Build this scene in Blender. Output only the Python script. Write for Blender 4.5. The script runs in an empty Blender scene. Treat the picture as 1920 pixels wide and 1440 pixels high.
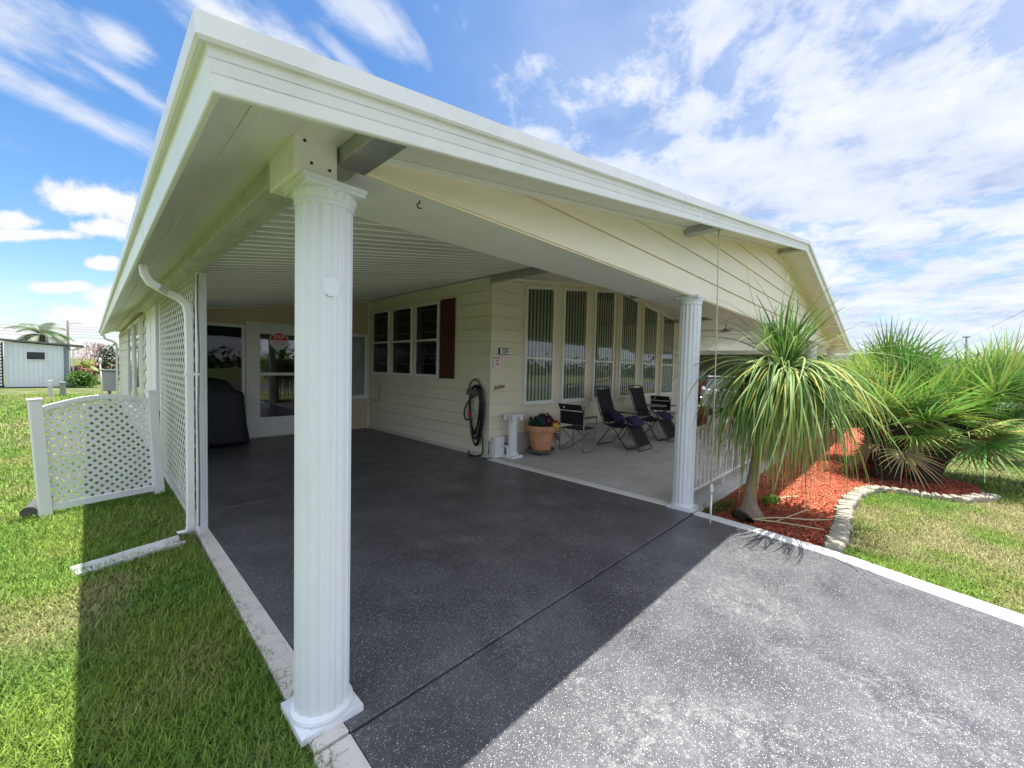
import bpy, math, random
import numpy as np
from mathutils import Vector, Matrix
R = math.radians
scene = bpy.context.scene
COL = scene.collection
rng = random.Random(7)

# ------------------------------------------------------------------ camera
YAW, PIT, ROL, FPX = 0.802, -0.0404, 0.0239, 764.5
F = Vector((math.sin(YAW)*math.cos(PIT), math.cos(YAW)*math.cos(PIT), math.sin(PIT)))
R0 = Vector((math.cos(YAW), -math.sin(YAW), 0)); U0 = R0.cross(F)
RR = R0*math.cos(ROL)+U0*math.sin(ROL); UU = -R0*math.sin(ROL)+U0*math.cos(ROL)
cd = bpy.data.cameras.new('camera'); cam = bpy.data.objects.new('camera', cd); COL.objects.link(cam)
m = Matrix(((RR.x, UU.x, -F.x), (RR.y, UU.y, -F.y), (RR.z, UU.z, -F.z))).to_4x4()
m.translation = Vector((-0.6892, -1.777, 1.55)); cam.matrix_world = m
cd.sensor_width = 36; cd.lens = FPX/1920*36; cd.clip_start = 0.02; cd.clip_end = 3000
scene.camera = cam
scene.view_settings.view_transform = 'Standard'; scene.view_settings.look = 'None'
scene.view_settings.gamma = 1; scene.view_settings.exposure = 1.2
scene.cycles.max_bounces = 10; scene.cycles.diffuse_bounces = 8; scene.cycles.transparent_max_bounces = 12
scene.cycles.caustics_reflective = False; scene.cycles.caustics_refractive = False

# ------------------------------------------------------------------ sun
SUN = Vector((0.106, 0.049, 1)).normalized()
sl = bpy.data.lights.new('sun', 'SUN'); sl.energy = 4.6; sl.angle = R(0.53); sl.color = (1, 0.965, 0.9)
so = bpy.data.objects.new('sun', sl); COL.objects.link(so)
so.rotation_euler = SUN.to_track_quat('Z', 'Y').to_euler(); so.location = (0, 0, 30)

# ------------------------------------------------------------------ world: sky with clouds
def pdir(u, v):
    return (F+RR*((u-960)/FPX)-UU*((v-720)/FPX)).normalized()
W = bpy.data.worlds.new('World'); scene.world = W; W.use_nodes = True
def build_world():
    nt = W.node_tree; N = nt.nodes; L = nt.links
    for n in list(N): N.remove(n)
    def nd(t, **k):
        n = N.new(t)
        for a, b in k.items(): setattr(n, a, b)
        return n
    def inp(n, i, v):
        if hasattr(v, 'links') or hasattr(v, 'is_output'): L.new(v, n.inputs[i])
        else: n.inputs[i].default_value = v
    def mth(op, a, b=None, c=None, clamp=False):
        n = nd('ShaderNodeMath', operation=op); n.use_clamp = clamp
        inp(n, 0, a)
        if b is not None: inp(n, 1, b)
        if c is not None: inp(n, 2, c)
        return n.outputs[0]
    def vm(op, a, b=None):
        n = nd('ShaderNodeVectorMath', operation=op); inp(n, 0, a)
        if b is not None: inp(n, 1, b)
        return n
    def rng_(v, a, b, c=0.0, d=1.0):
        n = nd('ShaderNodeMapRange', interpolation_type='SMOOTHSTEP'); inp(n, 0, v); inp(n, 1, a); inp(n, 2, b); inp(n, 3, c); inp(n, 4, d)
        return n.outputs[0]
    def noise(vec, scale, detail=6, rough=.55, dist=0.0):
        n = nd('ShaderNodeTexNoise'); L.new(vec, n.inputs['Vector']); n.inputs['Scale'].default_value = scale
        n.inputs['Detail'].default_value = detail; n.inputs['Roughness'].default_value = rough; n.inputs['Distortion'].default_value = dist
        return n.outputs['Fac']
    sky = nd('ShaderNodeTexSky', sky_type='NISHITA'); sky.sun_disc = False
    sky.sun_elevation = math.asin(SUN.z); sky.sun_rotation = math.atan2(SUN.x, SUN.y)
    sky.air_density = 1.0; sky.dust_density = 0.3; sky.ozone_density = 3.0
    hs = nd('ShaderNodeHueSaturation'); hs.inputs['Saturation'].default_value = 1.2; hs.inputs['Value'].default_value = 1.0
    L.new(sky.outputs[0], hs.inputs['Color'])
    tc = nd('ShaderNodeTexCoord'); d = tc.outputs['Generated']
    sx = nd('ShaderNodeSeparateXYZ'); L.new(d, sx.inputs[0]); z = mth('MAXIMUM', sx.outputs[2], 0.0)
    zz = mth('ADD', z, 0.14)
    cx = mth('DIVIDE', sx.outputs[0], zz); cy = mth('DIVIDE', sx.outputs[1], zz)
    cb = nd('ShaderNodeCombineXYZ'); L.new(cx, cb.inputs[0]); L.new(cy, cb.inputs[1])
    # streak direction of the cirrus, in the cloud plane
    def pl(u, v):
        q = pdir(u, v); return Vector((q.x/(q.z+.14), q.y/(q.z+.14)))
    s = (pl(290, 275)-pl(0, 130)); ang = math.atan2(s.y, s.x)
    mp = nd('ShaderNodeMapping'); mp.vector_type = 'TEXTURE'; L.new(cb.outputs[0], mp.inputs[0]); mp.inputs['Rotation'].default_value = (0, 0, ang); mp.inputs['Scale'].default_value = (1.9, .85, 1)
    cir = noise(mp.outputs[0], 1.5, 12, .68, .25)
    fine = noise(mp.outputs[0], 8.0, 8, .65, .3)
    big = noise(cb.outputs[0], .8, 4, .5)
    puff = noise(cb.outputs[0], 3.4, 12, .64, .25)
    # coverage rises towards the right of the view
    rd = pdir(2150, 330); side = vm('DOT_PRODUCT', d, tuple(rd)).outputs['Value']
    cov = rng_(side, 0.30, 0.93)
    field = mth('ADD', mth('MULTIPLY', cir, .40), mth('MULTIPLY', puff, .46)); field = mth('ADD', field, mth('MULTIPLY', fine, .14))
    thr = mth('SUBTRACT', .575, mth('MULTIPLY', cov, .155))
    thr = mth('ADD', thr, mth('MULTIPLY', mth('SUBTRACT', big, .5), -.26))
    dens = nd('ShaderNodeMapRange'); inp(dens, 0, field); inp(dens, 1, mth('SUBTRACT', thr, .055)); inp(dens, 2, mth('ADD', thr, .11)); dens.interpolation_type = 'SMOOTHERSTEP'
    dens = dens.outputs[0]
    dens = mth('MULTIPLY', dens, mth('ADD', .72, mth('MULTIPLY', cov, .22)))
    # two long cirrus bands upper left and cumulus heaps low on the left
    def blob(u, v, ru, rv, k, amp, tilt=0.0, nz=None):
        c = pdir(u, v); e1 = (pdir(u+30, v+30*tilt)-c).normalized(); e2 = c.cross(e1).normalized()
        df = vm('SUBTRACT', d, tuple(c)).outputs[0]
        a = vm('DOT_PRODUCT', df, tuple(e1)).outputs['Value']; b = vm('DOT_PRODUCT', df, tuple(e2)).outputs['Value']
        a = mth('DIVIDE', a, ru); b = mth('DIVIDE', b, rv)
        r = mth('SQRT', mth('ADD', mth('MULTIPLY', a, a), mth('MULTIPLY', b, b)))
        w = mth('SUBTRACT', 1.0, r); w = mth('ADD', w, mth('MULTIPLY', mth('SUBTRACT', nz, .5), amp))
        return rng_(w, 0.0, k)
    pn = noise(d, 13, 8, .6, .2); pn2 = noise(d, 30, 5, .6)
    pz = mth('ADD', mth('MULTIPLY', pn, .62), mth('MULTIPLY', pn2, .38))
    cum = None
    for (u, v, ru, rv) in [(150, 378, .055, .035), (232, 385, .04, .042), (190, 425, .05, .02), (118, 537, .05, .014), (190, 495, .03, .012), (175, 595, .08, .028), (40, 618, .12, .012), (25, 415, .035, .018), (40, 440, .1, .012), (240, 560, .07, .03), ]:
        bb = blob(u, v, ru*1.05, rv*1.05, .55, 3.0, 0, pz)
        cum = bb if cum is None else mth('MAXIMUM', cum, bb)
    wisp = mth('ADD', mth('MULTIPLY', cir, .35), mth('ADD', mth('MULTIPLY', fine, .3), mth('MULTIPLY', puff, .35)))
    for (u, v, ru, rv, t, am) in [(150, 210, .24, .030, .50, .7), (50, 50, .14, .06, .6, .75), (220, 150, .15, .022, .62, .65), (90, 175, .17, .02, .5, .5), (228, 75, .05, .035, .5, .8), (450, 50, .20, .075, .7, .95), (700, 40, .16, .05, .8, .7), (560, 85, .08, .025, .6, .7), (660, 120, .10, .02, .9, .5)]:
        bb = mth('MULTIPLY', blob(u, v, ru, rv, 1.0, 4.2, t, wisp), am)
        cum = mth('MAXIMUM', cum, bb)
    left = mth('SUBTRACT', 1.0, rng_(vm('DOT_PRODUCT', d, tuple(pdir(60, 300))).outputs['Value'], .86, .98))
    dens = mth('MULTIPLY', dens, mth('ADD', .35, mth('MULTIPLY', left, .65)))
    hz = mth('SUBTRACT', 1.0, rng_(sx.outputs[2], 0.0, .16)); 
    dens = mth('MAXIMUM', dens, mth('MULTIPLY', cov, mth('ADD', .25, mth('MULTIPLY', big, .45))))
    dens = mth('MAXIMUM', dens, mth('MULTIPLY', hz, mth('ADD', .35, mth('MULTIPLY', big, .5))))
    back = rng_(vm('DOT_PRODUCT', d, tuple(F)).outputs['Value'], .55, .05); back = mth('MULTIPLY', back, mth('ADD', .55, mth('MULTIPLY', big, .7)), clamp=True)  # extra cloud added behind the camera, out of view, to lift ambient light
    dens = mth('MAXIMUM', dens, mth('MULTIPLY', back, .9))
    dens = mth('MAXIMUM', dens, cum)
    # cloud brightness: brighter thick puffs, grey-blue bellies
    sh = noise(cb.outputs[0], 2.3, 9, .6)
    cr = nd('ShaderNodeValToRGB'); L.new(mth('ADD', mth('MULTIPLY', sh, .55), mth('MULTIPLY', puff, .45)), cr.inputs[0])
    cr.color_ramp.elements[0].position = .38; cr.color_ramp.elements[0].color = (.25, .285, .38, 1)
    cr.color_ramp.elements[1].position = .60; cr.color_ramp.elements[1].color = (.43, .445, .49, 1)
    e_ = cr.color_ramp.elements.new(.48); e_.color = (.355, .38, .455, 1)
    mc = nd('ShaderNodeMix', data_type='RGBA'); L.new(cum, mc.inputs[0]); L.new(cr.outputs[0], mc.inputs[6]); mc.inputs[7].default_value = (.43, .435, .445, 1)
    bg1 = nd('ShaderNodeBackground'); L.new(hs.outputs[0], bg1.inputs[0]); bg1.inputs[1].default_value = 0.086
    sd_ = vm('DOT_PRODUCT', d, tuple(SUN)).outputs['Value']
    glow = mth('ADD', 1.0, mth('MULTIPLY', rng_(sd_, .70, 1.0), .7)); glow = mth('ADD', glow, mth('MULTIPLY', back, .55))  # clouds near the sun and behind the camera brightened to fill the shade
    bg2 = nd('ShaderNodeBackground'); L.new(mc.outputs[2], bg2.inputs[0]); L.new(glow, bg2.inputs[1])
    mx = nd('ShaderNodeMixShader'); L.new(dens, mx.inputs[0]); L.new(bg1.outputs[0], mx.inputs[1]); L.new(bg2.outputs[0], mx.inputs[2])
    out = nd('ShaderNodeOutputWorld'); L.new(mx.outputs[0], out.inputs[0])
build_world()

# ------------------------------------------------------------------ materials
def M(name, col=(.8, .8, .8), rough=.6, metal=0.0, var=0.0, vscale=3.0, bump=0.0, bscale=60.0, dirt=None, dscale=2.0, damt=.5, spec=.5, attr=None, transl=0.0, coat=0.0, stretch=None):
    mt = bpy.data.materials.new(name); mt.use_nodes = True
    nt = mt.node_tree; N = nt.nodes; L = nt.links; b = N['Principled BSDF']
    b.inputs['Roughness'].default_value = rough; b.inputs['Metallic'].default_value = metal
    b.inputs['Specular IOR Level'].default_value = spec; b.inputs['Coat Weight'].default_value = coat
    tc = N.new('ShaderNodeTexCoord'); vec = tc.outputs['Object']
    if stretch:
        mp = N.new('ShaderNodeMapping'); mp.inputs['Scale'].default_value = stretch; L.new(vec, mp.inputs[0]); vec = mp.outputs[0]
    base = None
    if attr:
        a = N.new('ShaderNodeAttribute'); a.attribute_name = attr; base = a.outputs['Color']
    else:
        r = N.new('ShaderNodeRGB'); r.outputs[0].default_value = (*col, 1); base = r.outputs[0]
    def noise(s, det=5, ro=.6):
        n = N.new('ShaderNodeTexNoise'); n.inputs['Scale'].default_value = s; n.inputs['Detail'].default_value = det; n.inputs['Roughness'].default_value = ro; L.new(vec, n.inputs['Vector']); return n.outputs['Fac']
    if var > 0:
        n = noise(vscale); mr = N.new('ShaderNodeMapRange'); L.new(n, mr.inputs[0]); mr.inputs[1].default_value = .25; mr.inputs[2].default_value = .75
        mr.inputs[3].default_value = 1-var; mr.inputs[4].default_value = 1+var
        mu = N.new('ShaderNodeVectorMath'); mu.operation = 'SCALE'; L.new(base, mu.inputs[0]); L.new(mr.outputs[0], mu.inputs['Scale']); base = mu.outputs[0]
    if dirt:
        n = noise(dscale, 8, .7); mr = N.new('ShaderNodeMapRange'); L.new(n, mr.inputs[0]); mr.inputs[1].default_value = .5; mr.inputs[2].default_value = .78; mr.inputs[4].default_value = damt
        mx = N.new('ShaderNodeMix'); mx.data_type = 'RGBA'; L.new(mr.outputs[0], mx.inputs[0]); L.new(base, mx.inputs[6]); mx.inputs[7].default_value = (*dirt, 1); base = mx.outputs[2]
    L.new(base, b.inputs['Base Color'])
    if bump > 0:
        n = noise(bscale, 4); bp = N.new('ShaderNodeBump'); bp.inputs['Strength'].default_value = bump; bp.inputs['Distance'].default_value = .01; L.new(n, bp.inputs['Height']); L.new(bp.outputs[0], b.inputs['Normal'])
    if transl > 0:
        t = N.new('ShaderNodeBsdfTranslucent'); L.new(base, t.inputs[0]); mx = N.new('ShaderNodeMixShader'); mx.inputs[0].default_value = transl
        L.new(b.outputs[0], mx.inputs[1]); L.new(t.outputs[0], mx.inputs[2]); L.new(mx.outputs[0], N['Material Output'].inputs[0])
    return mt
def glass_mat(name, tint=(.95, .97, .95), ior=1.6):
    mt = bpy.data.materials.new(name); mt.use_nodes = True; nt = mt.node_tree; N = nt.nodes; L = nt.links
    N.remove(N['Principled BSDF'])
    t = N.new('ShaderNodeBsdfTransparent'); t.inputs[0].default_value = (*tint, 1)
    g = N.new('ShaderNodeBsdfGlossy'); g.inputs['Roughness'].default_value = .01; tx = N.new('ShaderNodeTexCoord'); nz = N.new('ShaderNodeTexNoise'); nz.inputs['Scale'].default_value = 1.3; nz.inputs['Detail'].default_value = 1; L.new(tx.outputs['Object'], nz.inputs['Vector']); bp = N.new('ShaderNodeBump'); bp.inputs['Strength'].default_value = .05; bp.inputs['Distance'].default_value = .02; L.new(nz.outputs['Fac'], bp.inputs['Height']); L.new(bp.outputs[0], g.inputs['Normal']); g.inputs[0].default_value = (.95, .97, 1, 1)
    f = N.new('ShaderNodeFresnel'); f.inputs[0].default_value = ior
    mx = N.new('ShaderNodeMixShader'); L.new(f.outputs[0], mx.inputs[0]); L.new(t.outputs[0], mx.inputs[1]); L.new(g.outputs[0], mx.inputs[2])
    L.new(mx.outputs[0], N['Material Output'].inputs[0]); return mt
WEAR = ((1.07, -1.15, .42), (2.38, -1.07, .5), (.75, -1.0, .35), (1.35, -1.55, .4), (3.3, -.75, .5), (2.0, -1.9, .5))
def floor_mat():
    mt = bpy.data.materials.new('dark_epoxy_concrete'); mt.use_nodes = True; nt = mt.node_tree; N = nt.nodes; L = nt.links; b = N['Principled BSDF']
    tc = N.new('ShaderNodeTexCoord'); v = tc.outputs['Object']
    def noise(s, d=5, r=.6, st=None):
        n = N.new('ShaderNodeTexNoise'); n.inputs['Scale'].default_value = s; n.inputs['Detail'].default_value = d; n.inputs['Roughness'].default_value = r
        L.new(v, n.inputs['Vector']); return n.outputs['Fac']
    def mr(x, a, c, e=0., f=1.):
        n = N.new('ShaderNodeMapRange'); L.new(x, n.inputs[0]); n.inputs[1].default_value = a; n.inputs[2].default_value = c; n.inputs[3].default_value = e; n.inputs[4].default_value = f; return n.outputs[0]
    def mix(f, a, c):
        n = N.new('ShaderNodeMix'); n.data_type = 'RGBA'
        L.new(f, n.inputs[0]) if hasattr(f, 'links') else setattr(n.inputs[0], 'default_value', f)
        for i, q in ((6, a), (7, c)):
            L.new(q, n.inputs[i]) if hasattr(q, 'links') else setattr(n.inputs[i], 'default_value', (*q, 1))
        return n.outputs[2]
    base = mix(mr(noise(2.2, 7, .65), .35, .7), (.050, .051, .058), (.105, .105, .113))
    base = mix(mr(noise(90, 3, .7), .45, .7, 0, .55), base, (.15, .15, .165))
    # worn pale patches
    pa = N.new('ShaderNodeMath'); pa.operation = 'MULTIPLY'; L.new(mr(noise(1.4, 10, .8), .54, .70, 0, 1), pa.inputs[0]); L.new(mr(noise(38, 6, .8), .42, .62, 0, .8), pa.inputs[1])
    base = mix(pa.outputs[0], base, (.30, .295, .29))
    for (wx, wy, wr) in WEAR:
        dn = N.new('ShaderNodeVectorMath'); dn.operation = 'DISTANCE'; L.new(v, dn.inputs[0]); dn.inputs[1].default_value = (wx, wy, 0)
        ms = N.new('ShaderNodeMath'); ms.operation = 'MULTIPLY'; L.new(mr(dn.outputs['Value'], 0, wr, 1, 0), ms.inputs[0]); L.new(mr(noise(26, 9, .85), .46, .60, 0, 1.0), ms.inputs[1])
        ms2 = N.new('ShaderNodeMath'); ms2.operation = 'MULTIPLY'; L.new(ms.outputs[0], ms2.inputs[0]); L.new(mr(noise(5, 6, .8), .42, .58, 0, .9), ms2.inputs[1])
        base = mix(ms2.outputs[0], base, (.30, .295, .29))
    # dark damp or oily drift
    base = mix(mr(noise(.8, 5, .6), .52, .68, 0, .45), base, (.030, .030, .035))
    # white vinyl flakes of several sizes
    for sc, th, am, c in ((230, .15, .85, (.70, .69, .68)), (150, .055, .85, (.72, .71, .69))):
        vo = N.new('ShaderNodeTexVoronoi'); vo.inputs['Scale'].default_value = sc; L.new(v, vo.inputs['Vector'])
        sep = N.new('ShaderNodeSeparateColor'); L.new(vo.outputs['Color'], sep.inputs[0])
        on = N.new('ShaderNodeMath'); on.operation = 'LESS_THAN'; L.new(sep.outputs[0], on.inputs[0]); on.inputs[1].default_value = th
        nr = N.new('ShaderNodeMath'); nr.operation = 'LESS_THAN'; L.new(vo.outputs['Distance'], nr.inputs[0]); nr.inputs[1].default_value = .32
        fu = N.new('ShaderNodeMath'); fu.operation = 'MULTIPLY'; L.new(on.outputs[0], fu.inputs[0]); L.new(nr.outputs[0], fu.inputs[1])
        f2 = N.new('ShaderNodeMath'); f2.operation = 'MULTIPLY'; L.new(fu.outputs[0], f2.inputs[0]); f2.inputs[1].default_value = am
        base = mix(f2.outputs[0], base, c)
    L.new(base, b.inputs['Base Color'])
    L.new(mr(noise(3, 6), .3, .7, .30, .46), b.inputs['Roughness'])
    bp = N.new('ShaderNodeBump'); bp.inputs['Strength'].default_value = .35; bp.inputs['Distance'].default_value = .004; L.new(noise(140, 3), bp.inputs['Height']); L.new(bp.outputs[0], b.inputs['Normal'])
    return mt
def lawn_mat():
    mt = bpy.data.materials.new('lawn_soil_and_turf'); mt.use_nodes = True; nt = mt.node_tree; N = nt.nodes; L = nt.links; b = N['Principled BSDF']
    tc = N.new('ShaderNodeTexCoord'); v = tc.outputs['Object']
    def noise(s, d=6, r=.6):
        n = N.new('ShaderNodeTexNoise'); n.inputs['Scale'].default_value = s; n.inputs['Detail'].default_value = d; n.inputs['Roughness'].default_value = r; L.new(v, n.inputs['Vector']); return n.outputs['Fac']
    def ramp(x, els):
        n = N.new('ShaderNodeValToRGB'); L.new(x, n.inputs[0]); cr = n.color_ramp
        while len(cr.elements) < len(els): cr.elements.new(.5)
        for e, (p, c) in zip(cr.elements, els): e.position = p; e.color = (*c, 1)
        return n.outputs[0]
    g = ramp(noise(1.3, 8, .65), [(.3, (.085, .11, .04)), (.5, (.13, .155, .06)), (.66, (.20, .21, .09)), (.78, (.30, .25, .15))])
    f = ramp(noise(55, 4, .7), [(.3, (.45, .45, .45)), (.7, (1.35, 1.35, 1.3))])
    mu = N.new('ShaderNodeVectorMath'); mu.operation = 'MULTIPLY'; L.new(g, mu.inputs[0]); L.new(f, mu.inputs[1]); L.new(mu.outputs[0], b.inputs['Base Color'])
    b.inputs['Roughness'].default_value = .9; b.inputs['Specular IOR Level'].default_value = .1
    bp = N.new('ShaderNodeBump'); bp.inputs['Strength'].default_value = .8; bp.inputs['Distance'].default_value = .03; L.new(noise(40, 5), bp.inputs['Height']); L.new(bp.outputs[0], b.inputs['Normal'])
    return mt
white = M('white_aluminium_paint', (.80, .81, .80), .32, var=.03, vscale=1.5, dirt=(.45, .46, .38), dscale=2.2, damt=.35)
white_trim = M('white_trim_paint', (.80, .80, .78), .4, var=.04, vscale=5, dirt=(.5, .5, .42), dscale=9, damt=.25)
column_w = M('white_column_paint', (.72, .745, .77), .45, var=.035, vscale=2.5, dirt=(.42, .42, .36), dscale=3.2, damt=.4, stretch=(1, 1, .25), bump=.05, bscale=30)
soffit_m = M('soffit_white_paint', (.70, .70, .67), .3, var=.05, vscale=1.2, dirt=(.40, .43, .30), dscale=2.5, damt=.35, stretch=(2, .5, 1))
pan_m = M('ceiling_pan_gloss_white', (.76, .77, .76), .22, var=.08, vscale=.9, dirt=(.42, .43, .38), dscale=1.3, damt=.45, stretch=(.35, 2.4, 1), spec=.6)
grey_alu = M('bare_aluminium', (.42, .43, .43), .42, metal=.55, var=.15, vscale=4, dirt=(.2, .2, .18), dscale=5, damt=.5)
mould_m = M('stained_beam_paint', (.50, .52, .46), .5, var=.12, vscale=3, dirt=(.16, .17, .13), dscale=5, damt=.75, stretch=(3, 1, 1))
tan = M('tan_siding_paint', (.78, .725, .57), .6, var=.05, vscale=1.2, dirt=(.64, .59, .45), dscale=3, damt=.35, bump=.12, bscale=25, stretch=(.6, .6, 6))
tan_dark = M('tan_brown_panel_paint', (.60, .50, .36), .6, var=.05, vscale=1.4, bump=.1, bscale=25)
cream = M('cream_gable_siding_paint', (.82, .755, .59), .5, var=.04, vscale=1.2, dirt=(.6, .54, .36), dscale=2.5, damt=.25, bump=.14, bscale=22, stretch=(.5, .5, 6))
block_m = M('painted_block_base', (.52, .50, .43), .75, var=.08, vscale=4, dirt=(.3, .28, .22), dscale=3, damt=.5, bump=.5, bscale=60)
floor_m = floor_mat(); lawn_m = lawn_mat()
porch_m = M('porch_concrete', (.50, .49, .46), .6, var=.14, vscale=2.0, dirt=(.28, .27, .25), dscale=2.4, damt=.65, bump=.2, bscale=60, stretch=(1, 1.6, 1))
kerb_m = M('pale_edge_concrete', (.60, .57, .52), .7, var=.06, vscale=5, dirt=(.36, .32, .26), dscale=6, damt=.5, bump=.3, bscale=90)
glass = glass_mat('window_glass'); glass_dark = glass_mat('dark_window_glass', (.30, .31, .32), 1.42)
blind_m = M('vertical_blind_fabric', (.60, .66, .54), .7, var=.06, vscale=2); room_shade_m = M('room_shade_paint', (.03, .032, .03), .9)
curtain_m = M('grey_curtain', (.55, .57, .57), .8, var=.1, vscale=6)
shutter_m = M('dark_red_shutter', (.085, .017, .013), .55, var=.12, vscale=3)
black = M('black_plastic', (.012, .012, .014), .45); black_fab = M('black_sling_fabric', (.009, .009, .011), .85, bump=.3, bscale=250)
navy = M('navy_fabric', (.016, .014, .07), .8, var=.15, vscale=6, bump=.25, bscale=200)
frame_dark = M('dark_powder_coated_tube', (.05, .05, .055), .35, metal=.4); frame_grey = M('grey_tube_metal', (.25, .25, .26), .35, metal=.6)  # two tube finishes: dark coating and plain grey metal
cover_m = M('black_grill_cover_cloth', (.010, .009, .018), .6, var=.2, vscale=5, bump=.5, bscale=12)
terra = M('terracotta', (.56, .27, .14), .75, var=.1, vscale=7, dirt=(.62, .42, .30), dscale=6, damt=.5, bump=.15, bscale=50)
saucer_m = M('grey_green_saucer', (.12, .12, .09), .6)
plaster = M('white_plaster', (.78, .79, .80), .6, var=.05, vscale=8, bump=.2, bscale=40, dirt=(.5, .5, .5), dscale=14, damt=.3)
rubber = M('black_rubber_hose', (.008, .008, .01), .38); hanger_m = M('olive_hose_hanger', (.13, .13, .10), .5)
red_m = M('red_plastic', (.5, .02, .02), .4); sign_w = M('white_sign_face', (.78, .74, .76), .4, var=.03, vscale=10); red_ink = M('red_ink', (.62, .025, .05), .5); black_ink = M('black_ink', (.01, .01, .01), .5); pink_ink = M('faded_red_ink', (.42, .22, .24), .5)
gold = M('brass_lettering', (.30, .20, .07), .4, metal=.5)
vinyl = M('white_vinyl', (.80, .80, .80), .45, var=.03, vscale=4, dirt=(.55, .56, .48), dscale=5, damt=.3)
vinyl_old = M('weathered_lattice_vinyl', (.66, .66, .58), .5, var=.06, vscale=3, dirt=(.42, .42, .32), dscale=4, damt=.4)
stone_m = M('pale_edging_stone', (.32, .295, .23), .85, var=.18, vscale=5, dirt=(.25, .23, .18), dscale=7, damt=.5, bump=.6, bscale=40)
mulch_m = M('red_mulch_bed', (.30, .055, .028), .9, var=.35, vscale=25, bump=1.0, bscale=45)
chip_m = M('red_wood_chips', attr='Col', rough=.85)
leaf_m = M('strap_leaf', attr='Col', rough=.5, transl=.3, spec=.28); fan_m = M('fan_leaf', attr='Col', rough=.5, transl=.28, spec=.3)
grass_m = M('grass_blade', attr='Col', rough=.6, transl=.2, spec=.25)
bush_m = M('bush_leaf', attr='Col', rough=.5, transl=.25)
bark = M('grey_brown_bark', (.26, .20, .14), .95, var=.3, vscale=14, bump=1, bscale=30, dirt=(.07, .055, .04), dscale=9, damt=.7)
fibre = M('dark_fibrous_bark', (.045, .03, .02), .95, var=.5, vscale=25, bump=1, bscale=50)
black_pipe = M('black_corrugated_plastic', (.01, .01, .01), .5)
shed_m = M('pale_grey_shed_panel', (.66, .70, .75), .55, var=.04, vscale=2, dirt=(.40, .43, .44), dscale=1.7, damt=.45, stretch=(1, 1, .5))
shed_roof = M('weathered_shed_roof', (.16, .16, .14), .7, var=.2, vscale=4)
grey_box = M('grey_utility_paint', (.28, .29, .27), .6, var=.06, vscale=5)
wood_pole = M('grey_wood_pole', (.16, .13, .11), .9, var=.2, vscale=4)
wood_fan = M('orange_wood', (.42, .18, .06), .45, var=.15, vscale=12)
car_red = M('red_car_paint', (.20, .010, .02), .25, coat=.7); car_white = M('white_car_paint', (.75, .76, .78), .25, coat=.7); tyre = M('tyre_rubber', (.015, .015, .015), .8); chrome = M('wheel_metal', (.55, .55, .57), .3, metal=.8); car_glass = M('tinted_car_glass', (.02, .025, .03), .08, spec=.8)
asphalt = M('road_asphalt', (.08, .08, .085), .85, var=.15, vscale=1, bump=.4, bscale=120)
conc = M('rough_grey_concrete', (.09, .09, .08), .9, var=.2, vscale=6, bump=.6, bscale=30)
brownred = M('brown_red_ceramic', (.22, .045, .025), .4, var=.1, vscale=6)

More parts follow.
